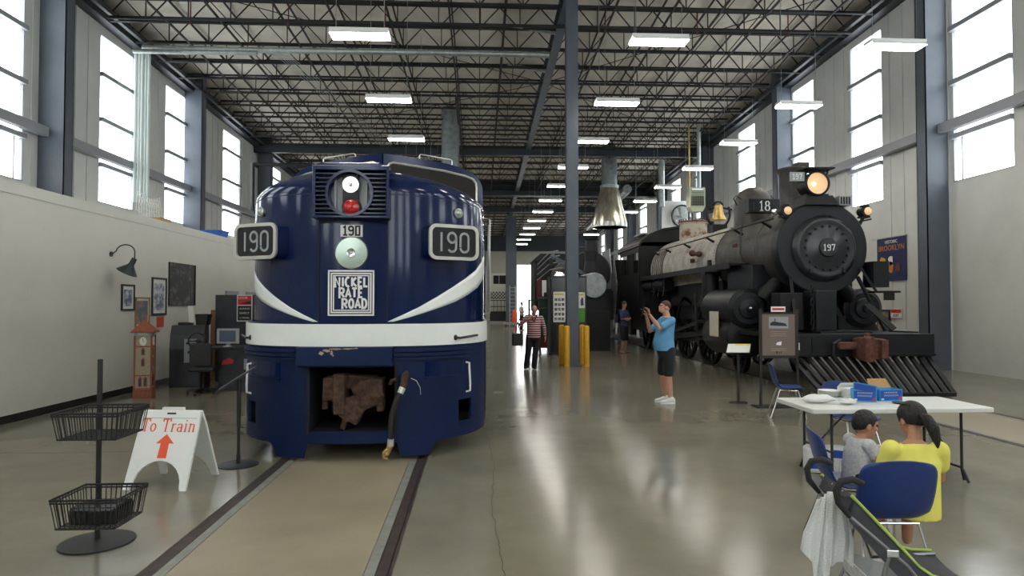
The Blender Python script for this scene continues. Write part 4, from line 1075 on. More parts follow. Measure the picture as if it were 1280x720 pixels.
# drop coupler
g = G(); g.cbox((0, -1.62, .90), (.42, .34, .40)); g.cbox((-.12, -1.75, .90), (.20, .3, .44)); g.cbox((.18, -1.74, .90), (.14, .3, .36)); g.cyl((-.12, -1.85, .66), (-.12, -1.85, 1.14), .09, n=14); g.cbox((-.40, -1.55, .95), (.30, .16, .14)); g.cyl((0, -1.6, 1.1), (0, -1.6, 1.2), .06, n=10); g.cbox((.3, -1.6, .85), (.12, .2, .3))
g.build('coupler', 'rust_red', S, remesh=.016, sm=4)
g = G(); g.tube([(-.45, -1.45, 1.05), (-.62, -1.52, .98), (-.66, -1.55, .80), (-.58, -1.55, .62)], .035, 8); g.build('train_pipe', 'loco_black', S, smooth=True)
# pilot of slanting slats
pv = G().box(-1.25, 1.25, -2.30, -2.2, .06, .13).build('pilot_frame', 'loco_black', S)
for k in range(17):
    x = -1.40 + k * .175
    G().bar((x, -1.32, .72), (x * .88, -2.26, .10), .085, .05).build('pilot_slat', 'loco_black', pv)
# side mirror / cylinder cock box and footstep at the right
g = G(); g.box(.96, 1.30, -.3, .1, 2.12, 2.68); g.build('tool_box', 'loco_face', S)
g = G(); g.bar((.80, -.1, 2.55), (1.02, -.3, 2.02), .05); g.box(1.0, 1.42, -.5, .15, 2.00, 2.04); g.box(1.08, 1.30, -.48, -.44, 1.84, 2.0); g.build('footstep', 'loco_black', S)
# cab
CY0, CY1 = 10.3, 13.6
RC = [(1.55, 3.95), (1.45, 4.15), (1.1, 4.42), (.6, 4.62), (0, 4.70)]; RC = RC + [(-x, z) for x, z in RC[-2::-1]]
g = G(); g.loft([[(x, CY0 - .1, z) for x, z in RC] + [(x * .97, CY0 - .1, z - .06) for x, z in RC[::-1]], [(x, CY1 + .4, z) for x, z in RC] + [(x * .97, CY1 + .4, z - .06) for x, z in RC[::-1]]])
cb = g.build('cab_roof', 'loco_black', S)
G().box(-1.15, -.35, 11.2, 12.6, 4.50, 4.56).build('roof_hatch', 'lagging', cb)
g = G()
for sg in (-1, 1):
    X = sg * 1.5; g.box(X - .02, X + .02, CY0, CY1, 1.55, 2.95); g.box(X - .02, X + .02, CY0, CY1, 3.72, 4.05)
    for y in (CY0, CY0 + .9, CY0 + 1.9, CY1 - .12): g.box(X - .02, X + .02, y, y + .12, 2.95, 3.75)
g.box(-1.5, 1.5, CY0, CY0 + .03, 1.6, 4.1); g.ext([(x * .98, z) for x, z in RC], 'xz', CY0, CY0 + .03)
cw = g.build('cab', 'loco_black', S)
g = G(); g.box(-1.49, -1.47, CY0 + 1.0, CY0 + 1.9, 2.95, 3.72); g.build('cab_window', 'glass_dark', cw)
g = strokes(['8', '0', '0'], .12, .010); o = g.build('faint_lettering', 'steel_dark', cw); o.location = (-1.525, 12.2, 2.75); o.rotation_euler = (0, 0, -PI / 2)
g = G(); g.box(-1.45, 1.45, 10.3, 14.5, 1.3, 1.55); g.box(-1.35, -1.1, 12.4, 13.4, .5, 1.3); g.build('cab_floor', 'loco_black', S)
g = G().ext([(13.9, 2.6), (14.6, 4.0), (15.0, 2.2), (14.6, .6)], 'yz', -1.6, -1.56); g.build('cab_curtain', 'tarp_silver', S)
# tender
T = thing('tender', 'dark tender coupled behind the steam locomotive with pale silver front sheet', 'tender', (7.5, 28.9, 0), 0)
G().box(-1.5, 1.5, .6, 10, 1.3, 3.8).build('tank', 'loco_black', T, bevel=.05)
g = G(); g.ext([(.6, 1.2), (.2, 3.2), (.6, 4.3), (2.4, 4.3), (1.4, 1.8)], 'yz', -1.56, -1.52); g.build('side_sheet', 'tarp_silver', T, bevel=.01)
g = G(); g.box(-1.3, 1.3, 0, 10, .9, 1.3)
g.build('frame', 'loco_black', T)
for y in (2, 3.8, 7.2, 9):
    for sg in (-1, 1): G().lathe([(.42, -.05), (.45, -.06), (.1, -.06), (.1, .06), (.42, .05)], (sg * .76, y, .45), 'X', 28).build('wheel', 'loco_black', T, smooth=True)
# notice taped to the cylinder, tag on the beam
o = G().box(-1.685, -1.68, 1.15, 1.75, .98, 1.58).build('paper_notice', 'paper', None); o.location = (7.36, 14.05, 0); tag(o, 'cream paper notice hanging on the side of the black steam cylinder', 'notice')
o = G().box(-1.62, -1.38, -1.435, -1.425, .86, 1.0).build('tag_card', 'foam', None); o.location = (7.62, 13.83, 0); tag(o, 'small white card on the black front beam of the steam locomotive', 'card')

# ================================================================== locomotive and tender behind the tall post
B = thing('steam_locomotive', 'dark steam locomotive in the background with maroon and white cab, behind the tall grey post', 'locomotive', (4.6, 27, 0), 0)
G().lathe([(.001, 0), (.85, 0), (.9, .05), (.9, 7)], (0, 0, 3.1), 'Y', 40).build('boiler', 'loco_black', B, smooth=True)
G().lathe([(.30, .7), (.28, 1.4), (.33, 1.45), (.001, 1.45)], (.25, .9, 3.1), 'Z', 24).build('chimney', 'loco_black', B, smooth=True)
G().lathe([(.35, .7), (.33, 1.15), (.2, 1.32), (.001, 1.36)], (.2, 3.2, 3.1), 'Z', 24).build('dome', 'loco_black', B, smooth=True)
g = G(); g.box(-1.0, 1.0, 0, 12, 1.1, 2.3); g.box(-1.4, -.9, 1, 9, 2.05, 2.12); g.box(-1.0, 1.0, .3, 12, 2.0, 2.4); g.build('frame', 'loco_black', B)
for y in (3, 5, 7, 9):
    G().lathe([(.75, -.05), (.78, -.06), (.1, -.06), (.1, .06), (.75, .05)], (-.76, y, .78), 'X', 30).build('wheel', 'loco_black', B, smooth=True)
g = G(); g.box(-1.5, 1.2, 9.5, 12.5, 1.4, 4.2); g.ext([(-1.6, 4.2), (1.3, 4.2), (.9, 4.6), (-1.2, 4.6)], 'xz', 9.3, 12.8); cbb = g.build('cab', 'loco_black', B)
G().box(-1.52, -1.5, 10.2, 11, 3.0, 3.9).build('side_window', 'glass_dark', cbb); G().box(-1.40, -1.15, 9.46, 9.5, 2.0, 3.2).build('side_strip', 'maroon', cbb)
G().box(-1.10, -.85, 9.48, 9.5, 2.2, 3.1).build('front_panel', 'white', cbb)
for z in (3.3, 3.6, 3.9, 4.15): G().tube([(-1.1, .2 + (z - 3.3) * 2, z), (-1.25, 4, z + .1), (-1.4, 9, z - .2)], .03, 6).build('side_pipe', 'plate_grey', B)
G().lathe([(.26, 0), (.28, -.05), (.24, -.3), (.001, -.32)], (-1.28, .2, 2.86), 'Y', 24).build('headlight', 'chrome', B, smooth=True)  # stands for a round shiny air pump cylinder, not a lamp
# yard crane boom reaching up beside it
t = thing('crane_boom', 'long grey crane boom slanting up past the tall grey post', 'crane', (3.62, 26.75, 0), 0)
g = G(); g.bar((-.62, 0, 3.72), (1.25, -.12, 2.70), .16, .16); g.cyl((-.66, 0, 3.66), (-.50, 0, 3.72), .14, n=14)
g.build('boom', 'steel_blue', t)
G().box(-.74, -.60, -.05, .08, 3.36, 3.66).build('hook_block', 'steel_dark', t)
g = G(); g.cyl((1.2, -.12, 0), (1.2, -.12, 2.75), .09, n=14); g.box(1.0, 1.4, -.22, -.02, 0, .1); g.build('mast', 'steel_dark', t)
# silver cylinder loco end seen between post and tender
t = thing('silver_boiler', 'pale silver cylinder seen behind the tall post next to the dark tender', 'boiler', (4.28, 24.1, 0), 0)
G().lathe([(.001, 0), (.45, 0), (.5, .06), (.5, 2.3), (.001, 2.3)], (0, 0, 2.45), 'Y', 32).build('shell', 'galv_dark', t, smooth=True)
g = G(); g.box(-.45, .5, .1, 2.4, 1.5, 1.95); g.box(-.5, .6, 0, 2.5, .0, 1.5); g.build('base', 'loco_black', t)
g = G(); g.lathe([(.30, 0), (.24, .4), (.26, .8), (.001, .8)], (0, .8, 3.0), 'Z', 20); g.build('stack', 'loco_black', t)
# ================================================================== people
def V(*a): return Vector(a)
def torso_loft(g, rings, n=20):
    """rings: (cx, cy, cz, rx, ry)"""
    g.loft([[(cx + rx * math.cos(2 * PI * k / n), cy + ry * math.sin(2 * PI * k / n), cz) for k in range(n)] for cx, cy, cz, rx, ry in rings])
def hand(g, w, d, up, size=1.0, curl=.5, thumb=1, fr=.0085):
    """palm and five fingers from wrist w, along d, palm normal up"""
    d = Vector(d).normalized(); up = Vector(up); up = (up - d * up.dot(d)).normalized(); s_ = d.cross(up)
    w = Vector(w); c = w + d * .05 * size
    for k in range(4):
        a = w + s_ * (.028 - .0187 * k) * size * .3; b = w + d * .088 * size + s_ * (.030 - .020 * k) * size
        g.limb([w + d * .01, b], [.020 * size, .0135 * size], 8)
        ln = (.070, .080, .074, .056)[k] * size
        p = b; dd = d.copy(); pts = [p]
        for j, fr_ in enumerate((.45, .32, .25)):
            ang = curl * (.75 + .35 * j); dd = (dd * math.cos(ang) - up * math.sin(ang)).normalized(); p = p + dd * ln * fr_; pts.append(p)
        g.limb(pts, [fr * size * q for q in (1.1, 1.0, .92, .8)], 8)
    t0 = w + d * .022 * size + s_ * .022 * size * thumb; t1 = t0 + (d * .5 + s_ * thumb * .8 - up * .25).normalized() * .038 * size
    t2 = t1 + (d * .85 + s_ * thumb * .25 - up * .45 * (.5 + curl)).normalized() * .034 * size
    g.limb([t0, t1, t2], [.013 * size, .0105 * size, .0085 * size], 8)
def head(g, c, fwd, s=1.0, up=(0, 0, 1)):
    """skull, jaw, nose, ears; c is the skull centre"""
    c = Vector(c); f = Vector(fwd).normalized(); u = Vector(up); u = (u - f * u.dot(f)).normalized(); r = f.cross(u)
    M = Matrix((( r.x, -f.x, u.x, c.x), (r.y, -f.y, u.y, c.y), (r.z, -f.z, u.z, c.z), (0, 0, 0, 1)))
    # local frame: -y is forward, z up
    old = g.M; g.M = old @ M
    g.ball((0, .012 * s, .02 * s), (.077 * s, .095 * s, .098 * s), 20, 14)
    g.ball((0, -.022 * s, -.045 * s), (.058 * s, .066 * s, .072 * s), 18, 12)
    g.ball((0, -.062 * s, -.085 * s), (.028 * s, .024 * s, .022 * s), 12, 8)
    g.tube([(0, -.080 * s, .012 * s), (0, -.092 * s, -.012 * s), (0, -.102 * s, -.030 * s), (0, -.084 * s, -.038 * s)], [.010 * s, .012 * s, .016 * s, .012 * s], 8)
    g.ball((0, -.084 * s, -.058 * s), (.024 * s, .013 * s, .010 * s), 10, 6)
    g.ball((0, -.075 * s, .022 * s), (.055 * s, .018 * s, .011 * s), 12, 6)
    for q in (-1, 1):
        g.ball((q * .079 * s, .012 * s, -.012 * s), (.012 * s, .022 * s, .032 * s), 10, 8)
        g.ball((q * .036 * s, -.062 * s, -.022 * s), (.024 * s, .022 * s, .022 * s), 10, 6)
    g.M = old
    return old @ M
def eyes(p, M, s, col='ink_black'):
    for q in (-1, 1):
        G(M).ball((q * .030 * s, -.083 * s, .004 * s), (.013 * s, .008 * s, .007 * s), 10, 6).build('eye', col, p, smooth=True)
def hair_cap(M, s, m, p, low=-.02, thick=.007, back=-.05, top=0):
    g = G(M); rings = []; n = 28
    for i in range(9):
        t = PI / 2 * i / 8 * 1.0
        rr = []
        for k in range(n):
            a = 2 * PI * k / n; fx, fy = math.cos(a), math.sin(a)   # fy>0 is the back
            lowz = (.045 if fy < -.45 else low + (.0 if fy < 0 else back * fy)) * s
            z0 = .02 * s + (.098 * s + thick * s) * math.cos(t)
            rad = math.sin(t)
            z = max(z0, lowz) if i < 8 else lowz
            zz = min(1, max(0, (z - .02 * s) / (.098 * s + thick * s)))
            rq = math.sqrt(1 - zz * zz) if i == 8 or z > z0 else rad
            if i == 8: rq *= .93
            rr.append(((.077 * s + thick * s) * rq * fx, .012 * s + (.095 * s + thick * s) * rq * fy, z + top * (1 - rad) * s))
        rings.append(rr)
    g.loft(rings, caps=True); return g.build('hair', m, p, smooth=True, sub=1)
def legs(g, J, r=(.085, .062, .05, .038)):
    for q in (0, 1):
        h, k, a = J['hip'][q], J['knee'][q], J['ankle'][q]
        m1 = Vector(h).lerp(Vector(k), .35); m2 = Vector(k).lerp(Vector(a), .3)
        g.limb([h, m1, k, m2, a], [r[0], r[0] * .93, r[1] * .9, r[2] * 1.08, r[3]], 14)
def arms(g, J, s=1.0):
    for q in (0, 1):
        a, b, c = J['sho'][q], J['elb'][q], J['wri'][q]
        g.limb([a, Vector(a).lerp(Vector(b), .4), b, Vector(b).lerp(Vector(c), .3), c], [.054 * s, .048 * s, .038 * s, .041 * s, .026 * s], 12)
def shoes(p, J, m, fdir=((0, -1), (0, -1)), s=1.0, sole='white'):
    for q in (0, 1):
        a = Vector(J['ankle'][q]); d = Vector((*fdir[q], 0)).normalized(); n = Vector((-d.y, d.x, 0))
        M = Matrix(((n.x, -d.x, 0, a.x), (n.y, -d.y, 0, a.y), (0, 0, 1, 0), (0, 0, 0, 1)))
        g = G(M); rings = []
        for y, w_, h_ in ((.075, .030, .07), (.06, .040, .095), (.02, .043, .105), (-.04, .044, .085), (-.10, .049, .062), (-.155, .046, .050), (-.195, .028, .036)):
            rings.append([(s * w_ * math.cos(2 * PI * k / 14), s * y, max(.012, s * (.012 + h_ / 2 + h_ / 2 * math.sin(2 * PI * k / 14)))) for k in range(14)])
        g.loft(rings); sh = g.build('shoe', m, p, smooth=True, angle=60)
        g = G(M); g.ext([(s * (.047 * math.cos(t) if abs(math.sin(t)) < .9 else .045 * math.cos(t)), s * (-.058 + .142 * math.sin(t))) for t in [2 * PI * k / 20 for k in range(20)]], 'xy', 0.0, .022); g.build('sole', sole, sh)

# ---- man in the blue T-shirt photographing the locomotive: faces local -y, turned towards the left of the picture
x, y, _ = P(832, 11.6)
m1 = thing('person', 'person in light blue t-shirt and black shorts holding up a phone to take a picture', 'person', (x, y, 0), R(-90 + 6), None)
J = dict(hip=[(-.10, .02, .92), (.10, .02, .92)], knee=[(-.11, -.03, .50), (.10, -.00, .50)], ankle=[(-.12, .03, .09), (.11, .04, .09)],
         sho=[(-.20, .03, 1.47), (.20, .03, 1.47)], elb=[(-.20, -.22, 1.27), (.20, -.19, 1.33)], wri=[(-.07, -.33, 1.52), (.085, -.335, 1.57)])
g = G(); legs(g, J, (.092, .068, .056, .040)); arms(g, J)
torso_loft(g, [(0, .01, .85, .15, .12), (0, .0, .95, .17, .15), (0, -.03, 1.08, .165, .16), (0, -.01, 1.25, .17, .14), (0, .02, 1.40, .19, .12), (0, .03, 1.50, .13, .085), (0, .02, 1.54, .07, .07)])
g.limb([(0, .03, 1.48), (0, .0, 1.62)], [.066, .062])
HM = head(g, (0, -.02, 1.705), (0, -.95, .30))
hand(g, J['wri'][0], (.25, -.25, 1), (0, 1, .1), curl=.55, thumb=1); hand(g, J['wri'][1], (-.2, -.2, 1), (0, 1, .1), curl=.55, thumb=-1)
g.build('body', 'skin', m1, remesh=.0065, sm=2)
eyes(m1, HM, 1); hair_cap(HM, 1.0, 'hair_brown', m1, low=-.01, back=-.05)
g = G(); torso_loft(g, [(0, -.025, .93, .185, .175), (0, -.035, 1.0, .19, .185), (0, -.045, 1.10, .19, .185), (0, -.02, 1.25, .19, .16), (0, .015, 1.40, .205, .14), (0, .03, 1.485, .17, .105), (0, .03, 1.525, .085, .085)])
for q in (0, 1):
    a, b = V(*J['sho'][q]), V(*J['elb'][q]); g.limb([a, a.lerp(b, .35), a.lerp(b, .72)], [.070, .068, .070], 14)
g.build('t_shirt', 'tee_blue', m1, remesh=.011, sm=4)
g = G(); torso_loft(g, [(0, .0, .80, .15, .13), (0, -.005, .88, .178, .15), (0, -.015, .97, .178, .168)])
for q in (0, 1):
    h, k = V(*J['hip'][q]), V(*J['knee'][q]); g.limb([h, h.lerp(k, .5), h.lerp(k, .88)], [.108, .100, .094], 16)
g.build('shorts', 'shorts_black', m1, remesh=.011, sm=3)
g = G().lathe([(.18, .955), (.182, .99)], (0, -.02, 0), 'Z', 24, caps=False); g.build('belt', 'black', m1, smooth=True)
shoes(m1, J, 'shoe_white'); 
for q in (0, 1):
    a = V(*J['ankle'][q]); G().lathe([(.044, .07), (.042, .125)], (a.x, a.y, 0), 'Z', 14, caps=False).build('sock', 'white', m1, smooth=True)
G().tube([(.085 + .030 * math.cos(t), -.328 + .03 * math.sin(t), 1.555) for t in [2 * PI * k / 12 for k in range(12)]], .007, 6, closed=True).build('wristwatch', 'black', m1, smooth=True)
c = Vector((x, y, 0)) + Matrix.Rotation(R(-84), 3, 'Z') @ Vector((.0, -.425, 0))
ph = thing('phone', 'black phone held up in both hands by the person in light blue', 'phone', (c.x, c.y, 1.56), R(-84))
G().cbox((0, 0, .09), (.078, .010, .155)).build('case', 'black_gloss', ph, bevel=.004)
G().cbox((0, .0055, .09), (.068, .001, .13)).build('display', 'screen', ph)

# ---- person standing with folded arms by the tender
x, y, _ = P(780, 23.4)
m2 = thing('person', 'person in dark blue t-shirt and dark shorts standing with folded arms beside the locomotive', 'person', (x, y, 0), R(48))
J = dict(hip=[(-.10, .0, .94), (.10, .0, .94)], knee=[(-.13, -.04, .52), (.10, -.02, .52)], ankle=[(-.16, .03, .09), (.10, .02, .09)],
         sho=[(-.20, .02, 1.50), (.20, .02, 1.50)], elb=[(-.25, -.05, 1.22), (.25, -.05, 1.22)], wri=[(.06, -.20, 1.24), (-.06, -.23, 1.20)])
g = G(); legs(g, J); arms(g, J)
torso_loft(g, [(0, .01, .86, .14, .11), (0, .0, 1.0, .155, .12), (0, .0, 1.2, .165, .12), (0, .02, 1.42, .185, .115), (0, .03, 1.52, .12, .08), (0, .02, 1.57, .06, .06)])
g.limb([(0, .02, 1.52), (0, .0, 1.65)], [.058, .055]); HM = head(g, (0, -.01, 1.74), (-.1, -1, -.12))
hand(g, J['wri'][0], (1, .1, .15), (0, -1, 0), curl=.35, thumb=1); hand(g, J['wri'][1], (-1, .2, -.1), (0, -1, 0), curl=.35, thumb=-1)
g.build('body', 'skin_tan', m2, remesh=.009, sm=2); eyes(m2, HM, 1); hair_cap(HM, 1.0, 'hair_brown', m2)
g = G(); torso_loft(g, [(0, .0, .94, .17, .135), (0, .0, 1.1, .175, .14), (0, .0, 1.25, .185, .14), (0, .02, 1.42, .20, .135), (0, .03, 1.52, .15, .1), (0, .03, 1.56, .075, .075)])
for q in (0, 1):
    a, b = V(*J['sho'][q]), V(*J['elb'][q]); g.limb([a, a.lerp(b, .75)], [.068, .064], 14)
g.build('t_shirt', 'tee_navy', m2, remesh=.012, sm=4)
g = G(); torso_loft(g, [(0, .0, .82, .14, .12), (0, .0, .9, .168, .135), (0, .0, .98, .165, .13)])
for q in (0, 1):
    h, k = V(*J['hip'][q]), V(*J['knee'][q]); g.limb([h, h.lerp(k, 1.0)], [.105, .095], 16)
g.build('shorts', 'shorts_black', m2, remesh=.012, sm=3); shoes(m2, J, 'skin_tan', ((-.4, -1), (.3, -1)), sole='black')

# ---- person in striped top walking towards the viewer
x, y, _ = P(667, 17.6)
m3 = thing('person', 'bald person in maroon and white striped long-sleeved top, one hand raised to the chin', 'person', (x, y, 0), R(0))
J = dict(hip=[(-.11, .0, .88), (.10, .0, .88)], knee=[(-.15, -.03, .47), (.05, -.03, .47)], ankle=[(-.20, .02, .09), (.01, -.02, .09)],
         sho=[(-.19, .02, 1.40), (.20, .02, 1.38)], elb=[(-.36, -.04, 1.20), (.29, .02, 1.12)], wri=[(-.16, -.20, 1.36), (.31, -.04, .88)])
g = G(); legs(g, J); arms(g, J)
torso_loft(g, [(0, .01, .80, .15, .12), (0, .0, .95, .17, .15), (0, -.02, 1.1, .17, .16), (0, .0, 1.3, .18, .13), (0, .02, 1.42, .14, .09), (0, .02, 1.46, .07, .07)])
g.limb([(0, .02, 1.42), (.01, -.02, 1.54)], [.064, .060]); HM = head(g, (.02, -.03, 1.605), (.05, -1, .03))
hand(g, J['wri'][0], (.5, -.1, .7), (-.3, -1, .3), curl=.5, thumb=1); hand(g, J['wri'][1], (.05, -.15, -1), (1, 0, 0), curl=.3, thumb=-1)
g.build('body', 'skin', m3, remesh=.009, sm=2); eyes(m3, HM, 1)
g = G(); torso_loft(g, [(0, .0, .84, .19, .165), (0, -.01, .98, .195, .18), (0, -.02, 1.1, .19, .18), (0, .0, 1.28, .195, .155), (0, .02, 1.40, .17, .115), (0, .02, 1.455, .085, .08)])
for q in (0, 1):
    a, b, c = V(*J['sho'][q]), V(*J['elb'][q]), V(*J['wri'][q]); g.limb([a, b, b.lerp(c, .88)], [.070, .054, .042], 14)
g.build('striped_top', 'stripe_shirt', m3, remesh=.011, sm=4)
g = G(); torso_loft(g, [(0, .0, .76, .14, .12), (0, .0, .85, .18, .155), (0, .0, .92, .178, .155)])
for q in (0, 1):
    h, k, a = V(*J['hip'][q]), V(*J['knee'][q]), V(*J['ankle'][q]); g.limb([h, h.lerp(k, .5), k, a + V(0, 0, -.02)], [.105, .098, .082, .075], 16)
g.build('trousers', 'shorts_black', m3, remesh=.012, sm=3); shoes(m3, J, 'black', ((-.25, -1), (.15, -1)))
g = G(); g.tube([(-.10, -.03, 1.475), (-.05, -.145, 1.40), (.0, -.175, 1.28)], .022, 8); g.tube([(.10, -.03, 1.475), (.05, -.145, 1.40), (.0, -.175, 1.28)], .022, 8); g.build('scarf', 'maroon', m3, smooth=True)
bag = thing('shoulder_bag', 'black shoulder bag hanging at the hip of the person in the striped top', 'bag', (x - .44, y - .02, 0))
G().cbox((0, 0, .80), (.30, .15, .34)).build('bag_body', 'black', bag, bevel=.04)
G().tube([(-.05, 0, .95), (-.02, -.0, 1.2), (.10, .0, 1.42), (.22, .03, 1.49)], .014, 6).build('strap', 'black', bag)

# ---- distant person in white shirt by the open door
x, y, _ = P(652, 43.2)
m4 = thing('person', 'person in white shirt and black trousers standing near the bright open door', 'person', (x, y, 0), R(60))
J = dict(hip=[(-.10, .0, .95), (.10, .0, .95)], knee=[(-.11, -.02, .52), (.10, -.02, .52)], ankle=[(-.12, .03, .09), (.11, .02, .09)],
         sho=[(-.20, .02, 1.52), (.20, .02, 1.52)], elb=[(-.27, .0, 1.24), (.26, .0, 1.24)], wri=[(-.15, -.22, 1.20), (.12, -.24, 1.24)])
g = G(); legs(g, J); arms(g, J); torso_loft(g, [(0, .01, .86, .14, .11), (0, .0, 1.2, .165, .12), (0, .02, 1.44, .185, .115), (0, .03, 1.56, .06, .06)])
g.limb([(0, .02, 1.54), (0, .0, 1.67)], [.058, .055]); HM = head(g, (0, -.01, 1.77), (0, -1, -.1)); hand(g, J['wri'][0], (.6, -.8, .1), (0, 0, 1)); hand(g, J['wri'][1], (-.5, -.8, .1), (0, 0, 1), thumb=-1)
g.build('body', 'skin_tan', m4, remesh=.012, sm=2); hair_cap(HM, 1.0, 'hair_black', m4)
g = G(); torso_loft(g, [(0, .0, .96, .165, .135), (0, .0, 1.2, .175, .135), (0, .02, 1.44, .20, .13), (0, .03, 1.56, .08, .075)])
for q in (0, 1): a, b = V(*J['sho'][q]), V(*J['elb'][q]); g.limb([a, a.lerp(b, .8)], [.066, .062], 12)
g.build('shirt', 'shirt_white', m4, remesh=.014, sm=3)
g = G(); torso_loft(g, [(0, .0, .84, .15, .12), (0, .0, .98, .165, .13)])
for q in (0, 1): h, k, a = V(*J['hip'][q]), V(*J['knee'][q]), V(*J['ankle'][q]); g.limb([h, k, a], [.10, .08, .07], 14)
g.build('trousers', 'shorts_black', m4, remesh=.014, sm=3); shoes(m4, J, 'black')

# ---- chairs
def shell_chair(loc, rz, label, group=None):
    c = thing('plastic_chair', label, 'chair', loc, rz, group)
    prof = [(-.235, .425, .19), (-.215, .448, .215), (-.12, .448, .225), (.0, .438, .228), (.10, .442, .228), (.165, .475, .228), (.20, .54, .23), (.225, .62, .235), (.25, .72, .235), (.262, .79, .23), (.270, .828, .205), (.273, .838, .17)]
    rings = []
    for i, (yy, zz, w_) in enumerate(prof):
        rr = []
        for k in range(13):
            u_ = -1 + k / 6; e = abs(u_) ** 3
            if i <= 4: rr.append((u_ * w_, yy, zz + .022 * e))
            elif i == 5: rr.append((u_ * w_, yy - .03 * e, zz + .03 * e))
            else: rr.append((u_ * w_, yy - .045 * e, zz - (.02 * e if i > 8 else 0)))
        rings.append(rr)
    G().loft(rings, caps=False, closed=False).build('seat_shell', 'chair_blue', c, smooth=True, solid=.009, sub=1, angle=180)
    for sx in (-1, 1):
        G().tube([(sx * .17, -.14, .425), (sx * .20, -.20, .20), (sx * .225, -.25, .0)], .011, 8).build('leg', 'chrome', c, smooth=True)
        G().tube([(sx * .17, .12, .425), (sx * .20, .19, .20), (sx * .225, .26, .0)], .011, 8).build('leg', 'chrome', c, smooth=True)
    g = G(); g.tube([(-.17, -.14, .422), (.17, -.14, .422)], .010, 8); g.tube([(-.17, .12, .43), (.17, .12, .43)], .010, 8); g.tube([(-.17, -.14, .422), (-.17, .12, .43)], .010, 8); g.tube([(.17, -.14, .422), (.17, .12, .43)], .010, 8)
    g.build('seat_frame', 'chrome', c, smooth=True)
    return c
x, y, _ = P(982, 10.2); shell_chair((x, y, 0), R(72), 'blue plastic chair standing empty by the brown notice board and the steam locomotive')
shell_chair((2.70, 4.66, 0), R(74), 'blue plastic chair with the small child in grey sitting on it')
shell_chair((2.50, 3.97, 0), R(176), 'blue plastic chair with the child in yellow on it, seen from behind')
# extension chair beyond the table on the other side
shell_chair((4.3, 7.35, 0), R(10), 'blue plastic chair behind the white folding table')

# ---- small child in grey on the chair, looking right
k1 = thing('person', 'small child with short black hair in a grey shirt sitting at the white table', 'person', (2.86, 4.70, 0), R(92))
J = dict(hip=[(-.06, .08, .50), (.06, .08, .50)], knee=[(-.08, -.16, .50), (.08, -.16, .50)], ankle=[(-.08, -.20, .26), (.08, -.20, .26)],
         sho=[(-.115, .05, .735), (.115, .05, .735)], elb=[(-.15, -.03, .60), (.15, -.06, .61)], wri=[(-.08, -.17, .66), (.06, -.18, .68)])
def kid(t, J, sk, shirt, HC_, fwd, hs, hm, sleeve, bottom='shorts_black', zc=.50, lowh=-.02, back=-.05):
    g = G(); legs(g, J, (.055, .042, .036, .027)); arms(g, J, .62)
    torso_loft(g, [(0, .08, zc - .05, .09, .08), (0, .07, zc + .05, .10, .08), (0, .06, zc + .17, .105, .07), (0, .05, zc + .25, .08, .055), (0, .05, zc + .275, .04, .04)])
    nb = Vector((0, .05, zc + .25)); g.limb([nb, Vector(HC_) + V(0, .01, -.07)], [.038, .036])
    HM = head(g, HC_, fwd, hs)
    hand(g, J['wri'][0], (.3, -1, .2), (0, 0, 1), size=.62, curl=.4, thumb=1, fr=.010); hand(g, J['wri'][1], (-.3, -1, .2), (0, 0, 1), size=.62, curl=.4, thumb=-1, fr=.010)
    g.build('body', sk, t, remesh=.005, sm=2); eyes(t, HM, hs)
    hair_cap(HM, hs, hm, t, low=lowh, thick=.011, back=back)
    g = G(); torso_loft(g, [(0, .08, zc - .06, .11, .10), (0, .07, zc + .05, .118, .097), (0, .06, zc + .17, .12, .088), (0, .05, zc + .245, .095, .066), (0, .05, zc + .27, .05, .05)])
    for q in (0, 1):
        a, b, c = V(*J['sho'][q]), V(*J['elb'][q]), V(*J['wri'][q])
        g.limb([a, a.lerp(b, .55)] + ([b, b.lerp(c, .8)] if sleeve else []), [.050, .047] + ([.040, .034] if sleeve else []), 12)
    g.build('shirt', shirt, t, remesh=.007, sm=4)
    g = G(); 
    for q in (0, 1): h, k_ = V(*J['hip'][q]), V(*J['knee'][q]); g.limb([h, k_], [.068, .056], 12)
    g.build('shorts', bottom, t, remesh=.009, sm=2); shoes(t, J, 'shoe_white', s=.62) if False else None
    return HM
kid(k1, J, 'skin_tan', 'shirt_grey', (0, .0, .865), (-.05, -1, -.12), .88, 'hair_black', True, lowh=-.045, back=-.055)
x, y, _ = P(1136, 4.12)
k2 = thing('person', 'child with dark ponytail in a yellow t-shirt seen from behind at the white table', 'person', (x, y, 0), R(170))
J = dict(hip=[(-.07, .04, .50), (.07, .04, .50)], knee=[(-.09, -.24, .50), (.09, -.24, .50)], ankle=[(-.09, -.28, .18), (.09, -.28, .18)],
         sho=[(-.14, .05, .85), (.14, .05, .85)], elb=[(-.18, -.02, .66), (.18, -.02, .66)], wri=[(-.10, -.20, .72), (.10, -.20, .72)])
g = G(); legs(g, J, (.065, .048, .040, .03)); arms(g, J, .72)
torso_loft(g, [(0, .06, .45, .11, .09), (0, .06, .62, .115, .085), (0, .05, .78, .125, .08), (0, .05, .88, .09, .06), (0, .05, .91, .045, .045)])
g.limb([(0, .05, .88), (-.02, .0, .97)], [.040, .038]); HM = head(g, (-.03, -.05, 1.02), (.2, -1, -.35), .90)
hand(g, J['wri'][0], (.3, -1, .1), (0, 0, 1), size=.7, curl=.4, thumb=1, fr=.010); hand(g, J['wri'][1], (-.3, -1, .1), (0, 0, 1), size=.7, curl=.4, thumb=-1, fr=.010)
g.build('body', 'skin_tan', k2, remesh=.006, sm=2); eyes(k2, HM, .92); hair_cap(HM, .92, 'hair_black', k2, low=-.05, thick=.014, back=-.05)
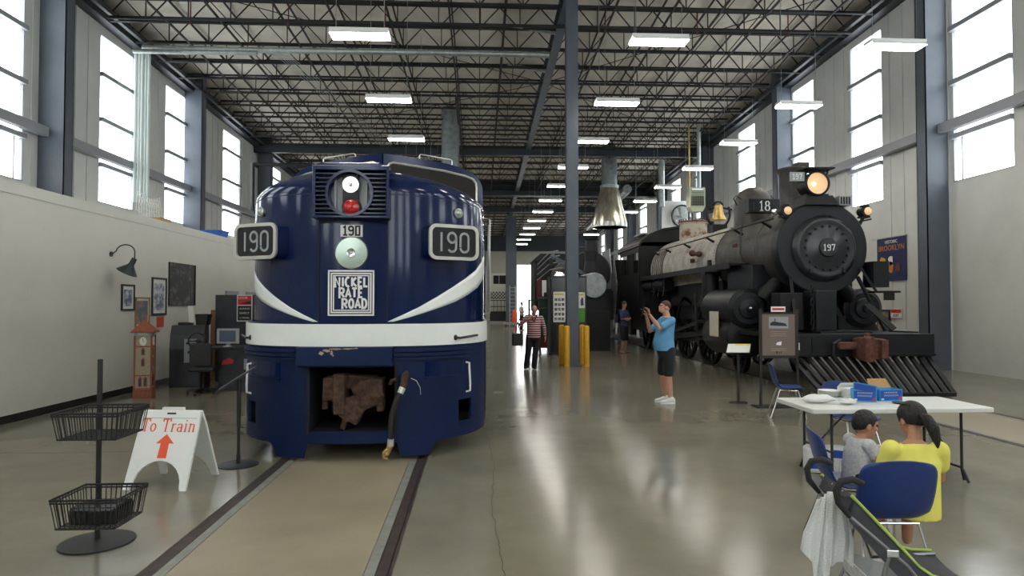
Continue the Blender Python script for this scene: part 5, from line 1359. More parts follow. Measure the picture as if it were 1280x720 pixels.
g = G(HM); g.limb([(0, .10, .0), (.0, .14, -.02), (.01, .16, -.08), (.02, .15, -.14), (.02, .145, -.19)], [.028, .034, .036, .028, .010], 10); g.build('ponytail', 'hair_black', k2, remesh=.009, sm=2)
g = G(); torso_loft(g, [(0, .06, .44, .135, .11), (0, .06, .62, .135, .105), (0, .055, .78, .14, .098), (0, .05, .87, .11, .072), (0, .05, .90, .055, .052)])
for q in (0, 1): a, b = V(*J['sho'][q]), V(*J['elb'][q]); g.limb([a, a.lerp(b, .5)], [.060, .055], 12)
g.build('t_shirt', 'shirt_yellow', k2, remesh=.008, sm=4)
g = G()
for q in (0, 1): h, k_ = V(*J['hip'][q]), V(*J['knee'][q]); g.limb([h, k_], [.078, .062], 12)
g.build('shorts', 'tee_navy', k2, remesh=.01, sm=2)
# ================================================================== furniture and small things
def wallY(px, X): return X / math.tan(math.atan((px - 640) / 810) + TH)
def wz(px, py, X): return HC + (380 - py) * (X * 810 / (px - 600)) / 810
# white folding table
tb = thing('folding_table', 'white plastic folding table with black steel legs', 'table', (4.115, 6.51, 0))
TX, TY = -.915, .40
G().ext(rrect(1.83, .80, .04, 5), 'xy', .70, .745).build('tabletop', 'table_white', tb, bevel=.008)
for sx in (-1, 1):
    x0 = sx * .66
    for sy in (-1, 1):
        G().tube([(x0, sy * .27, .70), (x0, sy * .27, .12), (x0, sy * .30, .02)], .0135, 8).build('leg', 'black', tb, smooth=True)
    G().tube([(x0, -.36, .014), (x0, -.30, .10), (x0, -.27, .14), (x0, .27, .14), (x0, .30, .10), (x0, .36, .014)], .013, 8).build('foot_bar', 'black', tb, smooth=True)
    G().tube([(x0, 0, .14), (x0, 0, .14 + .2), (x0 - sx * .36, 0, .70)], .010, 6).build('brace', 'black', tb, smooth=True)
G().tube([(-.66, -.27, .30), (-.66, .27, .30)], .011, 6).build('cross_bar', 'black', tb, smooth=True)
ZT_ = .746
def on_table(px, py):
    D = 810 * (HC - ZT_) / (py - 380); return P(px, D)
def crumple(name, label, cat, loc, size, m, seed=1, grp=None):
    random.seed(seed); g = G(); n = 16; rings = []
    for i in range(9):
        t = PI * (i + .3) / 9.6; rr = []
        for k in range(n):
            a = 2 * PI * k / n; f = 1 + random.uniform(-.22, .22)
            rr.append((size[0] * math.sin(t) * math.cos(a) * f, size[1] * math.sin(t) * math.sin(a) * f, max(0, size[2] * (.5 + .5 * math.cos(t)) * (1 + random.uniform(-.2, .2)))))
        rings.append(rr)
    g.loft(rings); o = g.build(name, m, None, smooth=True, sub=1); o.location = loc; return tag(o, label, cat, grp)
x, y, _ = on_table(1018, 503)
crumple('paper_napkins', 'crumpled white napkins at the left end of the folding table', 'napkin', (x + .02, y - .02, ZT_ + .001), (.17, .07, .085), 'cloth_white', 3)
crumple('paper_napkins', 'smaller crumpled white napkin right of the larger heap on the folding table', 'napkin', (x + .27, y - .12, ZT_ + .001), (.09, .06, .06), 'cloth_white', 21)
x, y, _ = on_table(1036, 496)
t = thing('foam_plates', 'stack of white foam plates on the folding table', 'plate', (x + .02, y + .06, ZT_))
for k in range(5):
    G().lathe([(.07, 0), (.085, .003), (.112, .018), (.115, .020), (.11, .021), (.082, .006), (.001, .004)], (0, 0, .001 + k * .012), 'Z', 32).build('plate', 'foam', t, smooth=True)
x, y, _ = on_table(1060, 497)
t = thing('white_box', 'open white paper box beside the stack of foam plates', 'box', (x + .07, y + .09, ZT_), R(8))
G().box(-.10, .10, -.09, .09, 0, .10).build('carton', 'foam', t, bevel=.004); G().add([(-.10, .09, .10), (.10, .09, .10), (.10, .03, .15), (-.10, .03, .15)], [(0, 1, 2, 3)]).build('flap', 'foam', t, solid=.003)
crumple('plastic_film', 'crumpled clear plastic wrap in front of the foam plates', 'plastic wrap', (x - .02, y - .10, ZT_ + .001), (.08, .04, .05), 'plastic_clear', 8)
# two open blue and cyan snack cartons
def snack_box(loc, rz, w_, label, flap):
    t = thing('snack_carton', label, 'carton', loc, rz)
    h = .12; d = .16
    g = G(); g.box(-w_ / 2, w_ / 2, -.003, 0, 0, h); g.box(-w_ / 2, w_ / 2, d, d + .003, 0, h); g.box(-w_ / 2, -w_ / 2 + .003, 0, d, 0, h); g.box(w_ / 2 - .003, w_ / 2, 0, d, 0, h); g.box(-w_ / 2, w_ / 2, 0, d, 0, .003)
    g.build('carton', 'box_cyan', t)
    G().box(-w_ / 2 + .008, w_ / 2 - .008, -.0045, -.003, .010, h - .008).build('printed_panel', 'box_blue', t)
    g = G()
    random.seed(int(w_ * 1000))
    for r_, (z, hh) in enumerate(((h * .66, .016), (h * .42, .014))):
        xx = -w_ * .30
        while xx < w_ * .30:
            q = random.choice((.008, .011, .013)); g.box(xx, xx + q * .25, -.0058, -.0045, z, z + hh); g.box(xx, xx + q, -.0058, -.0045, z + hh * random.choice((0, .8)), z + hh * .22 + hh * .0 + hh * random.choice((0, .0))) if False else g.box(xx, xx + q * .8, -.0058, -.0045, z + hh * .8, z + hh); xx += q + .005
    g.build('printed_lettering', 'ink_white', t)
    G().ext([(w_ * .30, .012), (w_ * .40, .012), (w_ * .46, .045), (w_ * .36, .045)], 'xz', -.0058, -.0045).build('red_flash', 'red', t)
    G().box(-w_ * .44, -w_ * .32, -.0058, -.0045, .012, .028).build('white_patch', 'ink_white', t)
    if not flap:
        f_ = G().add([(-w_ / 2, -.002, h), (w_ / 2, -.002, h - .03), (w_ / 2, -.03, h + .05), (-w_ / 2, -.03, h + .085)], [(0, 1, 2, 3)]).build('front_flap', 'box_cyan', t, solid=.003); G().add([(-w_ / 2 + .01, -.0065, h + .006), (w_ / 2 - .01, -.0065, h - .022), (w_ / 2 - .01, -.031, h + .04), (-w_ / 2 + .01, -.031, h + .074)], [(0, 1, 2, 3)]).build('flap_print', 'box_blue', f_, solid=.001)
    if flap: G().add([(-w_ / 2, d, h), (w_ / 2, d, h), (w_ / 2 - .02, d + .06, h + .09), (-w_ / 2 + .02, d + .06, h + .09)], [(0, 1, 2, 3)]).build('flap', 'cardboard', t, solid=.003)
    return t
x, y, _ = on_table(1069, 502)
snack_box((x + .10, y + .02, ZT_), R(-22), .22, 'open blue snack carton with bright cyan edges, left one of the pair on the table', False)
snack_box((x + .40, y + .05, ZT_), R(5), .26, 'wide blue snack carton with a brown flap sticking up', True)
G().lathe([(.07, 0), (.09, .012), (.001, .008)], (x + .40, y - .12, ZT_ + .001), 'Z', 24).build('black_dish', 'black', None, smooth=True)
tag(bpy.data.objects['black_dish'], 'small black dish in front of the wide blue snack carton', 'dish')
# packages under the table
x, y, _ = P(1030, 6.85)
t = thing('diaper_pack', 'white and blue wrapped pack on the floor under the table', 'package', (x, y, 0), R(-12))
G().box(-.21, .21, -.10, .10, 0.0, .27).build('wrapper', 'foam', t, bevel=.03)
g = G(); g.ext([(-.18, .05), (-.02, .05), (.05, .14), (-.05, .20), (-.17, .14)], 'xz', -.104, -.10); g.build('blue_print', 'box_blue', t)
G().ext([(.02, .17), (.18, .16), (.17, .24), (.05, .25)], 'xz', -.104, -.10).build('blue_print', 'box_blue', t)
text_mesh('Soft', .07, 'box_blue', t, (-.07, -.1045, .21)) if False else None
x, y, _ = P(1066, 6.5)
crumple('plastic_bag', 'clear plastic bag on the floor under the table', 'bag', (x, y, 0.002), (.15, .12, .26), 'plastic_clear', 12)

# stroller
ST = thing('stroller', 'grey umbrella stroller with lime piping and black hooked handles', 'stroller', (1.84, 3.38, 0), R(-9))
for sy, nm in ((-1, 'near'), (1, 'far')):
    y = sy * .21
    G().tube([(.035, y, .70), (-.02, y, .77), (-.03, y, .83), (-.005, y, .875), (.05, y, .885), (.10, y, .865)], [.012, .017, .018, .018, .018, .015], 10).build('handle', 'rubber', ST, smooth=True)
    G().tube([(.035, y, .70), (.30, y, .47), (.62, y, .06)], .011, 8).build('push_bar', 'tube_grey', ST, smooth=True)
    G().tube([(.22, y, .54), (.16, y, .28), (.06, y, .07)], .011, 8).build('rear_leg', 'tube_grey', ST, smooth=True)
    G().tube([(.24, y * .9, .52), (.30, y * .9, .36), (.62, y * .8, .40)], .010, 8).build('seat_tube', 'tube_grey', ST, smooth=True)
    G().cbox((.23, y, .53), (.06, .03, .04)).build('joint', 'chrome', ST, bevel=.006)
    for wx_, wn_ in ((.06, 'rear'), (.63, 'front')):
        for dy in (-.022, .022):
            G().lathe([(.001, -.010), (.05, -.010), (.068, -.010), (.072, 0), (.068, .010), (.001, .010)], (0, 0, 0), 'Y', 24).build('wheel', 'rubber', ST, smooth=True).location = (wx_, y + dy, .072)
g = G(); g.loft([[(.03 - .0 * 0, yy, .735), (.06, yy, .80), (.075, yy, .79), (.05, yy, .71)] for yy in (-.20, .20)]); g.build('top_band', 'stroller_grey', ST)
def sling(xz, w_): return [[(x_, -w_ + 2 * w_ * k / 6, z_ - .03 * (1 - ((k - 3) / 3) ** 2)) for k in range(7)] for x_, z_ in xz]
xz = [(.045, .80), (.14, .70), (.26, .57), (.36, .46), (.42, .42), (.52, .40), (.62, .40)]
sl = G().loft(sling(xz, .20), caps=False, closed=False).build('seat_sling', 'stroller_grey', ST, smooth=True, solid=.01)
for sy in (-1, 1): G().tube([(x_, sy * .205, z_ + .004) for x_, z_ in xz], .008, 6).build('piping', 'stroller_lime', sl, smooth=True)
for sy in (-.07, .07): G().tube([(x_ + .008, sy, z_ - .010) for x_, z_ in xz[:4]], .006, 6).build('seam_piping', 'plate_grey', sl, smooth=True)
G().ext([(.05, .78), (.26, .555), (.40, .42), (.33, .34), (.16, .52), (.03, .68)], 'xz', -.215, -.210).build('side_panel', 'stroller_grey', ST)
G().loft([[(.12, yy, .40), (.20, yy, .16), (.44, yy, .16), (.46, yy, .30)] for yy in (-.19, .19)], caps=False, closed=False).build('storage_basket', 'film', ST, solid=.003)
for sy in (-1, 1): G().add([(.12, sy * .19, .40), (.20, sy * .19, .16), (.44, sy * .19, .16), (.46, sy * .19, .30)], [(0, 1, 2, 3)]).build('basket_side', 'plastic_clear', ST, solid=.002)
G().tube([(.16, -.21, .28), (.16, .21, .28)], .008, 6).build('cross_bar', 'chrome', ST, smooth=True)
# muslin cloth hung over the stroller
def cloth():
    g = G(); rings = []; nu, nv = 40, 22
    for j in range(nv):
        v = j / (nv - 1); rr = []
        for k in range(nu):
            u_ = k / (nu - 1)
            w_ = .09 + .075 * min(1, v * 1.6)
            bottom = .44 + .10 * math.sin(u_ * 5.2 + .6) - .14 * abs(u_ - .62)
            if u_ < .18: bottom -= .16
            fold = .022 * math.sin(u_ * 21 + 1.5 * v) * (.35 + .65 * v) + .010 * math.sin(u_ * 47)
            xx = .10 + (u_ - .45) * w_ * 1.55 - .04 * v
            zz = .79 - .10 * abs(u_ - .5) - v * bottom
            rr.append((xx, -.245 + fold - .02 * math.sin(v * 2), zz))
        rings.append(rr)
    g.loft(rings, caps=False, closed=False); return g
t = cloth().build('muslin_cloth', 'cloth_white', None, smooth=True, solid=.004, sub=1, angle=180); t.location = (1.715, 3.55, 0)
tag(t, 'white muslin cloth hanging over the handle of the stroller', 'cloth')

# A-frame sign
af = thing('sandwich_board', 'white plastic A-frame sign reading To Train with a red arrow pointing up', 'sign', (-3.035, 6.62, 0), R(-7)); af.scale = (.90, 1, 1)
def panel_poly():
    w_, H = .345, .765
    p = [(-w_, 0), (-w_ + .065, 0)]
    for k in range(13):
        a = PI - PI * k / 12; p.append((.265 * math.cos(a) * 1.0, .0 + .03 + .245 * math.sin(a)))
    p += [(w_ - .065, 0), (w_, 0), (w_ - .008, .62), (w_ - .02, H), (-w_ + .02, H), (-w_ + .008, .62)]
    return p
sl_ = math.asin(.30 / .79)
for sg in (-1, 1):
    M = Matrix.Translation((0, sg * .31, 0)) @ (Matrix.Rotation(PI, 4, 'Z') if sg > 0 else Matrix.Identity(4)) @ Matrix.Rotation(-sl_, 4, 'X')
    pn = G(M).ext(panel_poly(), 'xz', -.0, .028).build('panel', 'sign_plastic', af, bevel=.004)
    G(M).box(-.05, .05, -.004, .002, .725, .742).build('hand_slot', 'machine_dark', pn)
    G(M).box(-.30, .30, -.003, .0, .686, .690).build('sheet_edge', 'plate_grey', pn)
    G(M).box(-.31, .31, -.004, -.001, .285, .684).build('poster_sheet', 'white', pn)
    if sg < 0:
        o = strokes(['Ts', 'o', ' ', 'Ts', 'r', 'a', 'i', 'n'], .122, .015, gap=.12, sx=1.06, thv=.35).build('lettering', 'ink_red', pn); o.matrix_local = M @ Matrix.Translation((0.0, -.0045, .555))
        g = G(M); g.ext([(-.045, .30), (.055, .30), (.05, .44), (.105, .44), (.005, .53), (-.095, .44), (-.04, .44)], 'xz', -.007, -.004); g.build('arrow', 'ink_red', pn)
G().box(-.12, .12, -.02, .02, .70, .735).build('hinge', 'sign_plastic', af)

# reader stand seen edge-on beside the diesel
x, y, _ = P(300, 7.13)
t = thing('reader_stand', 'black post on a round base with a slanting panel, beside the blue diesel', 'stand', (x, y, 0), R(14))
G().lathe([(.21, 0), (.21, .008), (.19, .016), (.03, .022), (.001, .022)], (0, 0, 0), 'Z', 40).build('base', 'machine_dark', t, smooth=True)
G().cyl((0, 0, .02), (0, 0, .12), .022, n=12).build('pole_foot', 'black', t, smooth=True)
G().cyl((0, 0, .12), (0, 0, .42), .016, n=12).build('pole', 'steel_dark', t, smooth=True)
G().cyl((0, 0, .42), (0, 0, .93), .022, n=12).build('upper_pole', 'black', t, smooth=True)
g = G(Matrix.Translation((-.02, .0, .945)) @ Matrix.Rotation(R(-33), 4, 'Y')); g.box(-.22, .22, -.15, .15, -.008, .008); g.build('panel', 'machine_dark', t)
# reader stand and notice board by the steam locomotive
x, y, _ = P(922, 11.6)
t = thing('reader_stand', 'slanted white reading panel on a thin black post in front of the steam locomotive', 'stand', (x, y, 0), R(-4))
G().lathe([(.16, 0), (.16, .01), (.001, .015)], (0, 0, 0), 'Z', 30).build('base', 'black', t, smooth=True)
G().box(-.02, .02, -.02, .02, .01, .93).build('pole', 'black', t)
M = Matrix.Translation((0, 0, .97)) @ Matrix.Rotation(R(32), 4, 'X')
sh = [(-.24, -.13), (.16, -.13), (.26, .13), (-.14, .13)]
G(M).ext([(a * 1.06, b * 1.08) for a, b in sh], 'xy', -.012, 0).build('panel', 'black', t)
G(M).ext(sh, 'xy', 0, .003).build('printed_sheet', 'foam', t)
G(M).ext([(-.02, .085), (.24, .085), (.258, .128), (-.03, .128)], 'xy', .003, .004).build('yellow_strip', 'yellow', t)
x, y, _ = P(972, 11.14)
t = thing('notice_board', 'brown information board on black posts in front of the steam locomotive', 'sign', (x, y, 0), 0)
zt, zb_ = HC - 13 * 11.14 / 810, HC - 64 * 11.14 / 810
for xx in (-.31, .335):
    G().box(xx - .018, xx + .018, -.018, .018, 0, zt + .09).build('post', 'black', t)
G().box(-.42, .42, -.16, .16, 0, .02).build('base', 'black', t)
G().box(-.31, .33, -.02, .02, zb_ - .05, zt + .03).build('backing', 'black', t)
bp_ = G().box(-.285, .285, -.026, -.02, zb_, zt).build('printed_panel', 'brown_panel', t)
ph_ = G().box(-.17, .17, -.028, -.026, zt - .24, zt - .04).build('photograph', 'plate_grey', bp_)
g = G(); g.ext([(-.15, zt - .19), (.15, zt - .20), (.12, zt - .155), (-.02, zt - .13), (-.10, zt - .12), (-.15, zt - .15)], 'xz', -.030, -.028); g.box(-.07, -.055, -.03, -.028, zt - .13, zt - .07); g.build('picture', 'machine_dark', ph_)
for k in range(3): G().box(-.15 + .02 * (k % 2), .15 - .03 * (k % 2), -.0275, -.026, zt - .30 - .035 * k, zt - .295 - .035 * k).build('text_line', 'lagging', bp_)
G().ext([(-.05, zt - .52), (.04, zt - .53), (.05, zt - .46), (-.03, zt - .48)], 'xz', -.0285, -.026).build('emblem', 'ink_white', bp_)
for k in range(2): G().box(-.14, .14, -.0275, -.026, zt - .59 - .03 * k, zt - .585 - .03 * k).build('text_line', 'lagging', bp_)
g = G(); g.box(-.05, -.02, -.0275, -.026, zb_ + .03, zb_ + .07); g.box(0, .01, -.0275, -.026, zb_ + .03, zb_ + .07); g.box(.03, .045, -.0275, -.026, zb_ + .03, zb_ + .07); g.build('footer', 'machine_dark', bp_)
o = G().box(-.13, .12, -.03, -.02, zt + .045, zt + .135).build('top_placard', 'white', t); G().box(-.11, .10, -.034, -.03, zt + .075, zt + .11).build('red_mark', 'red', o)

# bollards round the post
for i, (px, D, lb) in enumerate(((708.5, 18.30, 'yellow bollard directly left of the grey post, the nearer one'), (733, 18.30, 'yellow bollard directly right of the grey post, the nearer one'), (701.8, 19.1, 'yellow bollard left of the grey post, the one behind'), (727.5, 19.1, 'yellow bollard right of the grey post, half hidden behind it'))):
    x, y, _ = P(px, D)
    o = G().lathe([(.082, 0), (.082, 1.10), (.075, 1.13), (.05, 1.15), (.001, 1.155)], (0, 0, 0), 'Z', 24).build('bollard', 'bumper_yellow', None, smooth=True); o.location = (x, y, 0); tag(o, lb, 'bollard', 'yellow bollards round the post')

# black display cabinet with poster boards behind the post
x, y, _ = P(711, 22.2)
t = thing('display_cabinet', 'tall black cabinet standing behind the grey post', 'cabinet', (x, y, 0), 0)
G().box(-.64, .62, 0, .9, .06, 2.72).build('carcass', 'black', t, bevel=.01)
g = G(); g.box(-.60, .0, -.02, 0, .12, 2.66); g.build('door', 'black_gloss', t); G().box(.02, .58, -.02, 0, .12, 2.66).build('door', 'black_gloss', t)
for xx in (-.58, .56):
    for yy in (.06, .84): G().cyl((xx, yy, 0), (xx, yy, .06), .03, n=8).build('foot', 'black', t)
x1, y1, _ = P(699.5, 22.1)
pb = thing('photo_poster', 'tall white poster with rows of small photographs, left of the grey post', 'poster', (x1, y - .03, 0), 0)
G().box(-.21, .21, -.012, 0, 1.14, 2.18).build('sheet', 'white', pb); G().box(-.17, .15, -.015, -.012, 2.06, 2.12).build('yellow_heading', 'yellow', pb)
for r_ in range(5):
    for c_ in range(3): G().box(-.17 + c_ * .12, -.075 + c_ * .12, -.015, -.012, 1.20 + r_ * .165, 1.30 + r_ * .165).build('photograph', 'photo_small', pb)
x2, y2, _ = P(728, 22.1)
pb = thing('tall_poster', 'tall poster with white top and green lower half, right of the grey post', 'poster', (x2, y - .03, 0), 0)
G().box(-.17, .10, -.012, 0, 1.62, 2.16).build('sheet', 'white', pb); G().box(-.17, .10, -.012, 0, 1.14, 1.62).build('green_field', 'green', pb); G().box(-.12, .04, -.015, -.012, 2.05, 2.11).build('yellow_heading', 'yellow', pb)
G().ext([(-.05, 1.70), (.06, 1.72), (.04, 1.95), (.0, 2.0), (-.05, 1.9)], 'xz', -.015, -.012).build('blue_figure', 'tee_navy', pb)
x, y, _ = P(675, 24.5)
t = thing('green_rack', 'dark green steel rack with square openings behind the striped person', 'rack', (x, y, 0), 0)
g = G()
for zz in (.12, .62, 1.10, 1.52, 1.88): g.box(-.42, .45, 0, .5, zz, zz + .05)
for xx in (-.42, -.24, .0, .42): g.box(xx, xx + .045, 0, .5, 0, 1.93)
g.build('frame', 'dark_green', t)
G().box(-.02, .44, .02, .48, .15, 1.9).build('side_panel', 'dark_green', t); G().box(-.0, .44, -.01, .0, 1.60, 1.62).build('gold_line', 'frame_gold', t); G().box(.0, .4, -.03, -.005, .1, .5).build('red_panel', 'maroon', t)

# far end: railway car end, ladder, drum, low platform
x, y, _ = P(624, 57)
t = thing('rail_car', 'end of a cream railway car with dark railings at the far end of the hall', 'rail car', (x, y, 0), 0)
G().box(-.80, .80, .6, 8, 1.1, 4.5).build('car_body', 'wall_cream', t, bevel=.05)
G().box(-.50, .60, .57, .6, 3.55, 4.3).build('end_window', 'glass_dark', t)
G().box(-.02, .02, .55, .57, 3.55, 4.3).build('window_bar', 'wall_cream', t)
wm = mat('checker', (.5, .48, .42), .7); nt = wm.node_tree; ck = nt.nodes.new('ShaderNodeTexChecker'); ck.inputs['Scale'].default_value = 7; ck.inputs[1].default_value = (.5, .48, .42, 1); ck.inputs[2].default_value = (.02, .02, .02, 1)
tc = nt.nodes.new('ShaderNodeTexCoord'); nt.links.new(tc.outputs['Object'], ck.inputs[0]); nt.links.new(ck.outputs[0], nt.nodes['Principled BSDF'].inputs['Base Color'])
G().box(-.80, .80, .50, .6, 2.2, 2.85).build('checkered_band', 'checker', t)
for zz in (.5, .95, 1.5, 2.05): G().box(-.85, .85, .1, .16, zz, zz + .07).build('railing', 'steel_dark', t)
for k in range(6): G().box(-.82 + k * .32, -.78 + k * .32, .1, .16, .3, 2.1).build('railing_post', 'steel_dark', t)
G().box(-.8, .8, .15, 1.2, .25, 1.1).build('platform_frame', 'black', t)
for sx in (-.72, .72): G().lathe([(.42, -.05), (.1, -.06), (.1, .06), (.42, .05)], (sx, 1.5, .43), 'X', 24).build('wheel', 'black', t)
x, y, _ = P(641, 52)
t = thing('step_ladder', 'aluminium ladder leaning at the far end of the hall', 'ladder', (x, y, 0), 0)
for sx in (-.25, .25): G().bar((sx, 0, 0), (sx * .9, .5, 3.25), .05).build('rail', 'galv', t)
for k in range(10): G().bar((-.24, .04 + .045 * k, .3 + .31 * k), (.24, .04 + .045 * k, .3 + .31 * k), .035).build('rung', 'galv', t)
x, y, _ = P(644, 50)
t = thing('platform_cart', 'low grey platform under the orange barrel at the far end', 'cart', (x, y, 0), 0)
G().box(-.9, .5, 0, 1.2, .18, .30).build('deck', 'plate_grey', t)
for sx in (-.7, .3):
    for sy in (.2, 1.0): G().lathe([(.09, -.03), (.09, .03)], (sx, sy, .09), 'X', 14).build('wheel', 'rubber', t)
o = G().lathe([(.20, 0), (.22, .1), (.20, .8), (.10, 1.0), (.001, 1.02)], (0, 0, 0), 'Z', 20).build('orange_barrel', 'ink_red', None, smooth=True); o.location = (x - .02, y + .5, .30); tag(o, 'orange red barrel standing on the low platform far away', 'barrel')

# ---- left side: clock tower model, machines, desk, pictures
x, y, _ = P(178, 12.2)
ct = thing('clock_tower_model', 'model brick clock tower with red pyramid roof and a sign reading station', 'model', (x + .0, y + .12, 0), R(14)); ct.scale = (.68, .68, .95)
G().box(-.235, .235, -.235, .235, 0, .16).build('base', 'brick_model', ct, bevel=.006)
G().box(-.205, .205, -.205, .205, .16, 1.22).build('shaft', 'stone_model', ct)
for sx in (-1, 1):
    for sy in (-1, 1): G().box(sx * .205 - .022, sx * .205 + .022, sy * .205 - .022, sy * .205 + .022, .16, 1.22).build('corner_pilaster', 'brick_model', ct)
for zz in (.17, .43, 1.0): G().box(-.225, .225, -.225, .225, zz, zz + .022).build('cornice', 'brick_model', ct)
for rot in (0, 1):
    M = Matrix.Rotation(rot * PI / 2, 4, 'Z')
    for zz, hh, n_ in ((.22, .19, 2), (.62, .16, 1), (.84, .14, 1)):
        for k in range(n_):
            xx = (k - (n_ - 1) / 2) * .13
            fr_ = G(M).ext([(xx - .045, zz), (xx + .045, zz), (xx + .045, zz + hh - .03), (xx, zz + hh + .01), (xx - .045, zz + hh - .03)], 'xz', -.216, -.2).build('window_surround', 'brick_model', ct)
            G(M).ext([(xx - .026, zz + .02), (xx + .026, zz + .02), (xx + .026, zz + hh - .04), (xx, zz + hh - .015), (xx - .026, zz + hh - .04)], 'xz', -.220, -.216).build('window', 'machine_dark', fr_)
    G(M).lathe([(.085, -.225), (.09, -.20)], (0, 0, 1.115), 'Y', 28).build('clock_face', 'foam', ct)
    g = G(M); g.bar((0, -.23, 1.115), (0, -.23, 1.175), .010, .004); g.bar((0, -.23, 1.115), (.04, -.23, 1.10), .010, .004); g.build('clock_hands', 'ink_black', ct)
    sg_ = G(M).box(-.20, .20, -.24, -.21, 1.225, 1.285).build('sign_band', 'plate_grey', ct)
    text_mesh('STATION', .062, 'ink_white', sg_, (0, -.242, 1.255) if rot == 0 else (.242, 0, 1.255), (PI / 2, 0, rot * PI / 2))
G().box(-.215, .215, -.215, .215, 1.22, 1.29).build('upper_block', 'stone_model', ct)
G().lathe([(.43, 1.285), (.42, 1.31), (.16, 1.45), (.001, 1.54)], (0, 0, 0), 'Z', 4).build('roof', 'roof_model', ct).rotation_euler = (0, 0, PI / 4)
# souvenir press machine
x, y, _ = P(239, 14.0)
t = thing('souvenir_machine', 'dark machine cabinet with silver control plate against the left wall', 'machine', (x, y, 0), R(12))
G().box(-.36, .30, -.25, .35, 0, .80).build('base_cabinet', 'machine_dark', t, bevel=.01)
G().ext([(-.25, .80), (-.18, 1.10), (-.05, 1.30), (.35, 1.30), (.35, .80)], 'yz', -.36, .30).build('console', 'machine_dark', t)
G().box(-.07, .17, -.27, -.25, .52, 1.02).build('control_plate', 'plate_grey', t)
for k, (xx, zz) in enumerate(((.0, .93), (.08, .86), (.03, .74), (.1, .64))): G().cyl((xx, -.27, zz), (xx, -.31, zz), .028, n=14).build('knob', 'steel_dark', t, smooth=True)
g = G(); g.tube([(.20 + .17 * math.cos(a), -.36, .98 + .17 * math.sin(a)) for a in [2 * PI * k / 20 for k in range(20)]], .015, 6, closed=True); g.cyl((.2, -.38, .98), (.2, -.2, .98), .03); g.bar((.04, -.36, .98), (.36, -.36, .98), .02); g.build('crank_wheel', 'steel_dark', t)
G().box(-.25, .0, .0, .3, 1.30, 1.36).build('top_tray', 'black', t)
o = G().ext([(-.10, .0), (.11, .0), (.15, .24), (-.13, .24)], 'xz', .0, .22).build('waste_bin', 'black', None); o.location = (x + .20, y + .03, 1.302); tag(o, 'small black tapered bin on top of the dark machine', 'bin')
o = G().ext([(-.06, .0), (.05, .0), (.03, .36), (-.09, .36)], 'xz', .10, .104).build('paper_sheet', 'foam', None); o.location = (x + .0, y - .05, 1.355); tag(o, 'white sheet standing on top of the dark machine', 'paper')
# tall black cabinet with warning poster, desk and monitor
x, y, _ = P(296, 14.9)
t = thing('tall_cabinet', 'tall black cabinet beside the desk, with a red and black poster on it', 'cabinet', (x, y, 0), R(4))
G().box(-.47, .55, 0, .60, 0, 1.97).build('carcass', 'machine_dark', t, bevel=.01)
G().box(-.45, .03, -.012, 0, .05, 1.93).build('door', 'machine_dark', t); G().box(.05, .53, -.012, 0, .05, 1.93).build('door', 'machine_dark', t)
ps = thing('safety_poster', 'red and black poster reading always expect a train on the tall black cabinet', 'poster', (x + .185, y - .01, 1.38), R(4))
G().box(-.17, .17, -.012, -.004, -.02, .59).build('sheet', 'ink_white', ps)
G().box(-.15, .15, -.015, -.012, .36, .57).build('red_field', 'red', ps); G().box(-.15, .15, -.015, -.012, 0, .34).build('black_field', 'ink_black', ps)
text_mesh('LOOK', .075, 'ink_white', ps, (-.03, -.017, .52)); G().ext([(-.12, .38), (.14, .38), (.14, .45), (.06, .44), (-.02, .41)], 'xz', -.017, -.015).build('black_shape', 'ink_black', ps)
text_mesh('ALWAYS', .058, 'ink_white', ps, (0, -.017, .27)); text_mesh('EXPECT', .062, 'ink_white', ps, (0, -.017, .17)); text_mesh('A TRAIN', .055, 'ink_white', ps, (0, -.017, .06))
x, y, _ = P(283, 13.5)
t = thing('desk', 'black desk carrying the computer monitor', 'desk', (x, y, 0), R(4))
G().box(-.45, .60, -.30, .35, .84, .88).build('desktop', 'machine_dark', t, bevel=.005)
G().box(-.05, .60, -.26, .32, 0, .84).build('pedestal', 'machine_dark', t); G().box(-.45, -.41, -.26, .32, 0, .84).build('side_panel', 'black', t)
for k in range(3): G().box(-.02, .57, -.275, -.26, .06 + .26 * k, .29 + .26 * k).build('drawer', 'machine_dark', t)
for k, (xx, zz, m_) in enumerate(((.0, .52, 'red'),)): g = G(); g.ext([(xx, zz), (xx + .22, zz + .03), (xx + .24, zz + .10), (xx + .16, zz + .14), (xx + .02, zz + .08)], 'xz', -.280, -.276); g.build('red_sticker', m_, t)
G().box(.44, .56, -.280, -.276, .42, .64).build('paper_label', 'plate_grey', t)
mo = thing('monitor', 'grey computer monitor on the black desk', 'monitor', (x + .06, y - .05, .88), R(-4))
G().box(-.23, .23, -.02, .03, .06, .37).build('housing', 'monitor_grey', mo, bevel=.008); G().box(-.17, .17, -.023, -.02, .10, .33).build('screen', 'screen', mo); G().box(-.04, .04, .0, .04, .01, .08).build('neck', 'monitor_grey', mo); G().lathe([(.11, 0), (.10, .012), (.001, .014)], (0, .01, 0), 'Z', 24).build('foot', 'monitor_grey', mo)
x, y, _ = P(258, 12.9)
t = thing('office_chair', 'dark office chair pushed in front of the black desk', 'chair', (x, y - .1, 0), R(190))
G().box(-.23, .23, -.22, .22, .44, .52).build('seat', 'black', t, bevel=.03); G().box(-.20, .20, .20, .25, .55, 1.0).build('backrest', 'black', t, bevel=.03); G().cyl((0, 0, .1), (0, 0, .44), .03).build('gas_lift', 'steel_dark', t)
